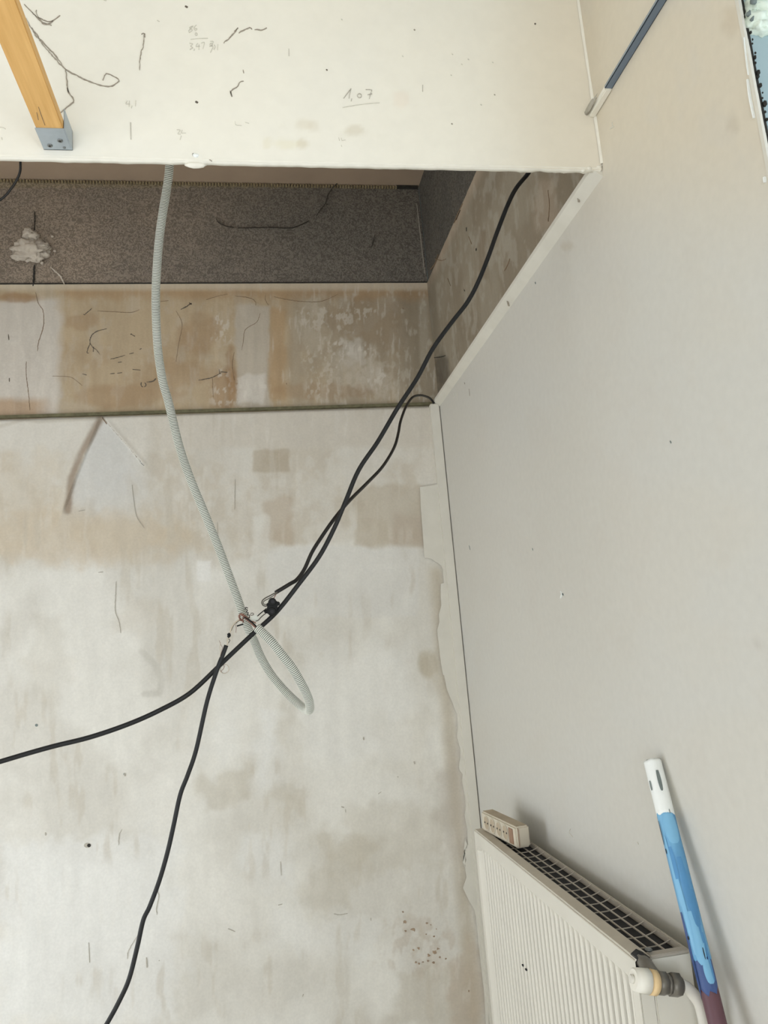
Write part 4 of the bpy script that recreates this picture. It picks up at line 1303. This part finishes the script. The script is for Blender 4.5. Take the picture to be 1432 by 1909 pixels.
cylinder('collar', a0 + d_ * .92, a1, .0125, M['brass'], vb, 24)
cylinder('washer', v(292, 1612), v(352, 1622), .0185, M['ochre'], vb, 28, bev=.002)
cylinder('thermostat_cap', v(190, 1598), v(300, 1613), .0170, M['whiteplastic'], vb, 28, .0185, .002)
cylinder('cap_pin', v(168, 1592), v(196, 1598), .0062, M['pipe'], vb, 16, bev=.001)
cylinder('bleed_screw', v(298, 1400, ry0 + .01), v(298, 1380, ry0 + .01), .0060, M['screw'], root, 10, bev=.001)
tube('pipe', [a1 - d_ * .1, a1 + d_ * .12, v(600, 1690), v(650, 1760), v(678, 1850), v(690, 1930), v(692, 2100), v(692, 3000), (v(692, 3000).x, Yv, 0.0)], .0095, M['pipe'], root, 14, 6)
# lower supply pipe stub, legs on the wall: two wall brackets
for y in (1.5, 2.05):
    box('wall_bracket', (rx1 - .002, y - .015, .3), (XR, y + .015, .9), M['rad'], root)

# ------------------------------------------------------------------ socket strip on the radiator
ang = 0.0
y0s, y1s = 2.000, 2.232
x0s, x1s, z0s, z1s = .612, .650, rz1 + .002, rz1 + .054
root = empty('socket_strip', (x0s, y0s, z0s))
prop(root, 'yellowed four-socket power strip standing on the radiator grille', 'power strip')
bm = bmesh.new()
bm_box(bm, (x0s, y0s, z0s), (x1s, y1s, z1s), .004)
body = from_bm('body', bm, M['strip'], root)
box('dusty_top', (x0s + .004, y0s + .004, z1s - .0005), (x1s - .004, y1s - .004, z1s + .0006), M['striptop'], root)
for i in range(4):
    yc = y0s + .069 + i * .043
    zc = (z0s + z1s) / 2
    V, Fc = [], []
    n = 24
    # recessed round socket: rim ring, wall, floor
    for r, dx in ((.0205, -.0012), (.0190, -.0016), (.0175, -.0010), (.0170, .0002)):
        for k in range(n):
            a = 2 * math.pi * k / n
            V.append((x0s + dx, yc + r * math.cos(a), zc + r * math.sin(a)))
    for q in range(3):
        for k in range(n):
            k2 = (k + 1) % n
            Fc.append((q * n + k, q * n + k2, (q + 1) * n + k2, (q + 1) * n + k))
    so = mesh('socket', V, Fc, M['strip'], root, True)
    V = [(x0s - .0004, yc + .0172 * math.cos(2 * math.pi * k / n), zc + .0172 * math.sin(2 * math.pi * k / n)) for k in range(n)] + \
        [(x0s - .0004 + .0003, yc, zc)]
    mesh('well', V, [(k, (k + 1) % n, n) for k in range(n)], M['striptop'], so)
    for s in (-1, 1):
        cylinder('pin_hole', (x0s - .0012, yc + s * .0095, zc), (x0s + .001, yc + s * .0095, zc), .0024, M['inner'], so, 10)
box('switch', (x0s - .0016, y0s + .018, z0s + .006), (x0s + .002, y0s + .044, z1s - .008), M['switch'], root, .001)
box('end_seam', (x0s + .006, y0s - .0006, z0s + .003), (x0s + .0075, y0s + .001, z1s - .003), M['switch'], root)
box('rating_plate', (x0s + .009, y0s - .0006, z0s + .006), (x0s + .0095, y0s + .001, z1s - .006), M['switch'], root)

root.rotation_euler = (0, 0, math.radians(6))

# ------------------------------------------------------------------ painted pole leaning on the wall
top = at(1217, 1421, 0, XR - .017)
low = at(1338, 1909, 0, XR - .048)
dv = (low - top).normalized()
foot = top + dv * ((top.z - 0.004) / -dv.z)
root = empty('painted_pole', (foot.x, foot.y, 0))
prop(root, 'wooden pole painted white, blue and burgundy leaning against the right wall', 'pole')
L = (foot - top).length
ax = dv
ux = Vector((0, 0, 1)).cross(ax).normalized()
uy = ax.cross(ux).normalized()
PR = .0152


def sleeve(name, s0, s1, r, mat, j0=.0, j1=.0, seed=0, seg=28, nseg=24, half=None, par=None, f0=None, f1=None):
    """a coat of paint round the pole from s0 to s1 (metres from the top), ragged ends"""
    V, Fc = [], []
    a0, a1 = half if half else (0, 2 * math.pi)
    for i in range(nseg + 1):
        for k in range(seg + (1 if half else 0)):
            a = a0 + (a1 - a0) * k / seg
            e0 = s0 + (j0 * (mnoise.noise((math.cos(a) * 1.6, math.sin(a) * 1.6, seed)) ) if j0 else 0) + (f0(a) if f0 else 0)
            e1 = s1 + (j1 * (mnoise.noise((math.cos(a) * 1.6, math.sin(a) * 1.6, seed + 9)) ) if j1 else 0) + (f1(a) if f1 else 0)
            s = e0 + (e1 - e0) * i / nseg
            rr = r * (1 + .03 * mnoise.noise((math.cos(a) * 1.2, math.sin(a) * 1.2, s * 25 + seed)))
            V.append(top + ax * s + (ux * math.cos(a) + uy * math.sin(a)) * rr)
    m = seg + (1 if half else 0)
    for i in range(nseg):
        for k in range(seg):
            k2 = (k + 1) % m if not half else k + 1
            Fc.append((i * m + k, i * m + k2, (i + 1) * m + k2, (i + 1) * m + k))
    if not half:
        Fc.append(tuple(range(m)))
        Fc.append(tuple(nseg * m + k for k in range(m)))
    return mesh(name, V, Fc, mat, par or root, True)


pole = sleeve('shaft', 0.002, L, PR - .0012, M['burgundy'], nseg=40)


def s_of(x, y):
    """distance along the pole from the top for a point measured on it in the photograph"""
    d = ray(x, y)
    w0 = EYE - top
    b = d.dot(ax); a_ = d.dot(d); d1 = d.dot(w0); e1 = ax.dot(w0)
    return (a_ * e1 - b * d1) / (a_ - b * b)


S_w, S_b, S_n = s_of(1240, 1518), s_of(1318, 1790), s_of(1326, 1850)
sleeve('white_coat', -.002, S_w, PR + .0004, M['white'], .003, .012, 3)
sleeve('blue_coat', S_w - .012, S_b, PR, M['blue'], .006, .02, 5)
# the side facing the viewer: find the angle of the view direction
vd = (EYE - (top + ax * .2)).normalized()
va = math.atan2(vd.dot(uy), vd.dot(ux))
sgn = 1 if (ux * math.cos(va + .5) + uy * math.sin(va + .5)).dot(RT) > (ux * math.cos(va) + uy * math.sin(va)).dot(RT) else -1


def drip(name, s0, s1, c, w, mat, r, par):
    """an elongated drop of paint; c = side in radians to the right of the viewer-facing line"""
    V, Fc = [], []
    n, m = 14, 8
    for i in range(n + 1):
        t = i / n
        wd_ = w * (0.25 + 0.75 * math.sin(math.pi * min(1, .12 + t * .80)) ** .6) if i < n else w * .35
        for k in range(m + 1):
            a = va + sgn * (c + wd_ * (k / m - .5) * 2)
            V.append(top + ax * (s0 + (s1 - s0) * t) + (ux * math.cos(a) + uy * math.sin(a)) * r)
    for i in range(n):
        for k in range(m):
            Fc.append((i * (m + 1) + k, i * (m + 1) + k + 1, (i + 1) * (m + 1) + k + 1, (i + 1) * (m + 1) + k))
    return mesh(name, V, Fc, mat, par, True)


q = lambda y: s_of(1217 + (y - 1421) * 0.248, y)
sleeve('navy_coat', S_b - .03, S_n - .002, PR - .0006, M['bluedark'], .0, .02, 8)
for (ya, yb, c, w, m, r) in ((1790, 1835, .42, .48, 'bluelight', PR + .0004), (1700, 1800, .05, .62, 'bluelight', PR + .0007), (1580, 1660, -.5, .35, 'bluemid', PR + .0006),
                             (1600, 1700, .25, .38, 'bluemid', PR + .0008), (1660, 1730, .55, .40, 'bluemid', PR + .0010), (1560, 1690, -.75, .16, 'bluelight', PR + .0009),
                             (1640, 1780, -.45, .22, 'bluelight', PR + .0010), (1520, 1575, .25, .75, 'bluelight', PR + .0005), (1700, 1850, -1.05, .22, 'bluedark', PR + .0008),
                             (1740, 1830, .78, .12, 'bluemid', PR + .0011), (1700, 1760, .6, .12, 'bluemid', PR + .0012)):
    drip('paint_run', q(ya), q(yb), c, w, M[m], r, pole)
for (ya, yb, c, w) in ((1440, 1478, .25, .2), (1456, 1474, -.9, .14), (1512, 1520, .5, .05)):
    drip('paint_chip', q(ya), q(yb), c, w, M['greychip'], PR + .0012, pole)
for (ya, yb, c, w) in ((1768, 1790, .36, .05), (1745, 1752, -.8, .1), (1530, 1575, -1.05, .06), (1582, 1592, -.95, .08)):
    drip('paint_chip', q(ya), q(yb), c, w, M['inner'], PR + .0016, pole)
cylinder('end_grain', top - ax * .0028, top + ax * .001, PR - .0005, M['greychip'], pole, 20)

# ------------------------------------------------------------------ balcony door reveal at the far right
rev = empty('window_1', (XR + .02, YE, 0))
prop(rev, kind='structure')
bm = bmesh.new()
for z in np.arange(.0, 2.5, .012):
    w = .004 + .0022 * mnoise.noise((z * 22, 5, 1))
    bm_box(bm, (XR - .0012, YE - .0025, z), (XR + .0010 + w * .5, YE + .004, z + .0121))
from_bm('plaster_arris', bm, M['paper'], rev)
rs = random.Random(11)
for i in range(26):
    z = 2.10 + i * .0105 + rs.random() * .006
    s = .0012 + .0022 * rs.random() ** 2
    lump('dark_crumb', (XR + .0110 + .003 * rs.random(), YE + .002, z), (s, s, s * 1.4), M['gap'], rev, .4, 2, i, 1)
for (x, y, a, b, s) in ((1420, 22, .026, .022, 1), (1404, 42, .018, .014, 2), (1425, 52, .022, .012, 3), (1398, 14, .010, .012, 4), (1440, 35, .022, .026, 5), (1412, 55, .014, .009, 6)):
    lump('foam', at(x, y, 1, YE + .006), (a, .014, b), M['foamwhite'], rev, .5, 3, s, 3)
for (x, y, a, s) in ((1405, 2, .005, 1), (1402, 36, .0022, 3), (1396, 25, .003, 5)):
    lump('grey_crumb', at(x, y, 1, YE - .010), (a, .004, a), M['greychip'], rev, .6, 3, s, 2)
for pts, w in (([(1396, 148), (1400, 180), (1408, 220)], .0040), ([(1390, 70), (1394, 110), (1398, 140)], .0020), ([(1427, 330), (1428, 340)], .004)):
    stroke('paint_run', pts, 0, XR, w, M['white'], rev, lift=.003)
# door frame and glass outside the picture
dx = XR + .26
for lo, hi in (((dx - .03, -.30, 0), (dx + .03, -.23, 2.5)), ((dx - .03, YE - .06, 0), (dx + .03, YE + .012, 2.5)), ((dx - .03, -.23, 2.43), (dx + .03, YE - .06, 2.5)), ((dx - .03, -.23, 0), (dx + .03, YE - .06, .09))):
    box('frame', lo, hi, M['whiteplastic'], rev, .003)
box('pane', (dx + .016, -.23, .09), (dx + .020, YE - .06, 2.43), M['glass'], rev)
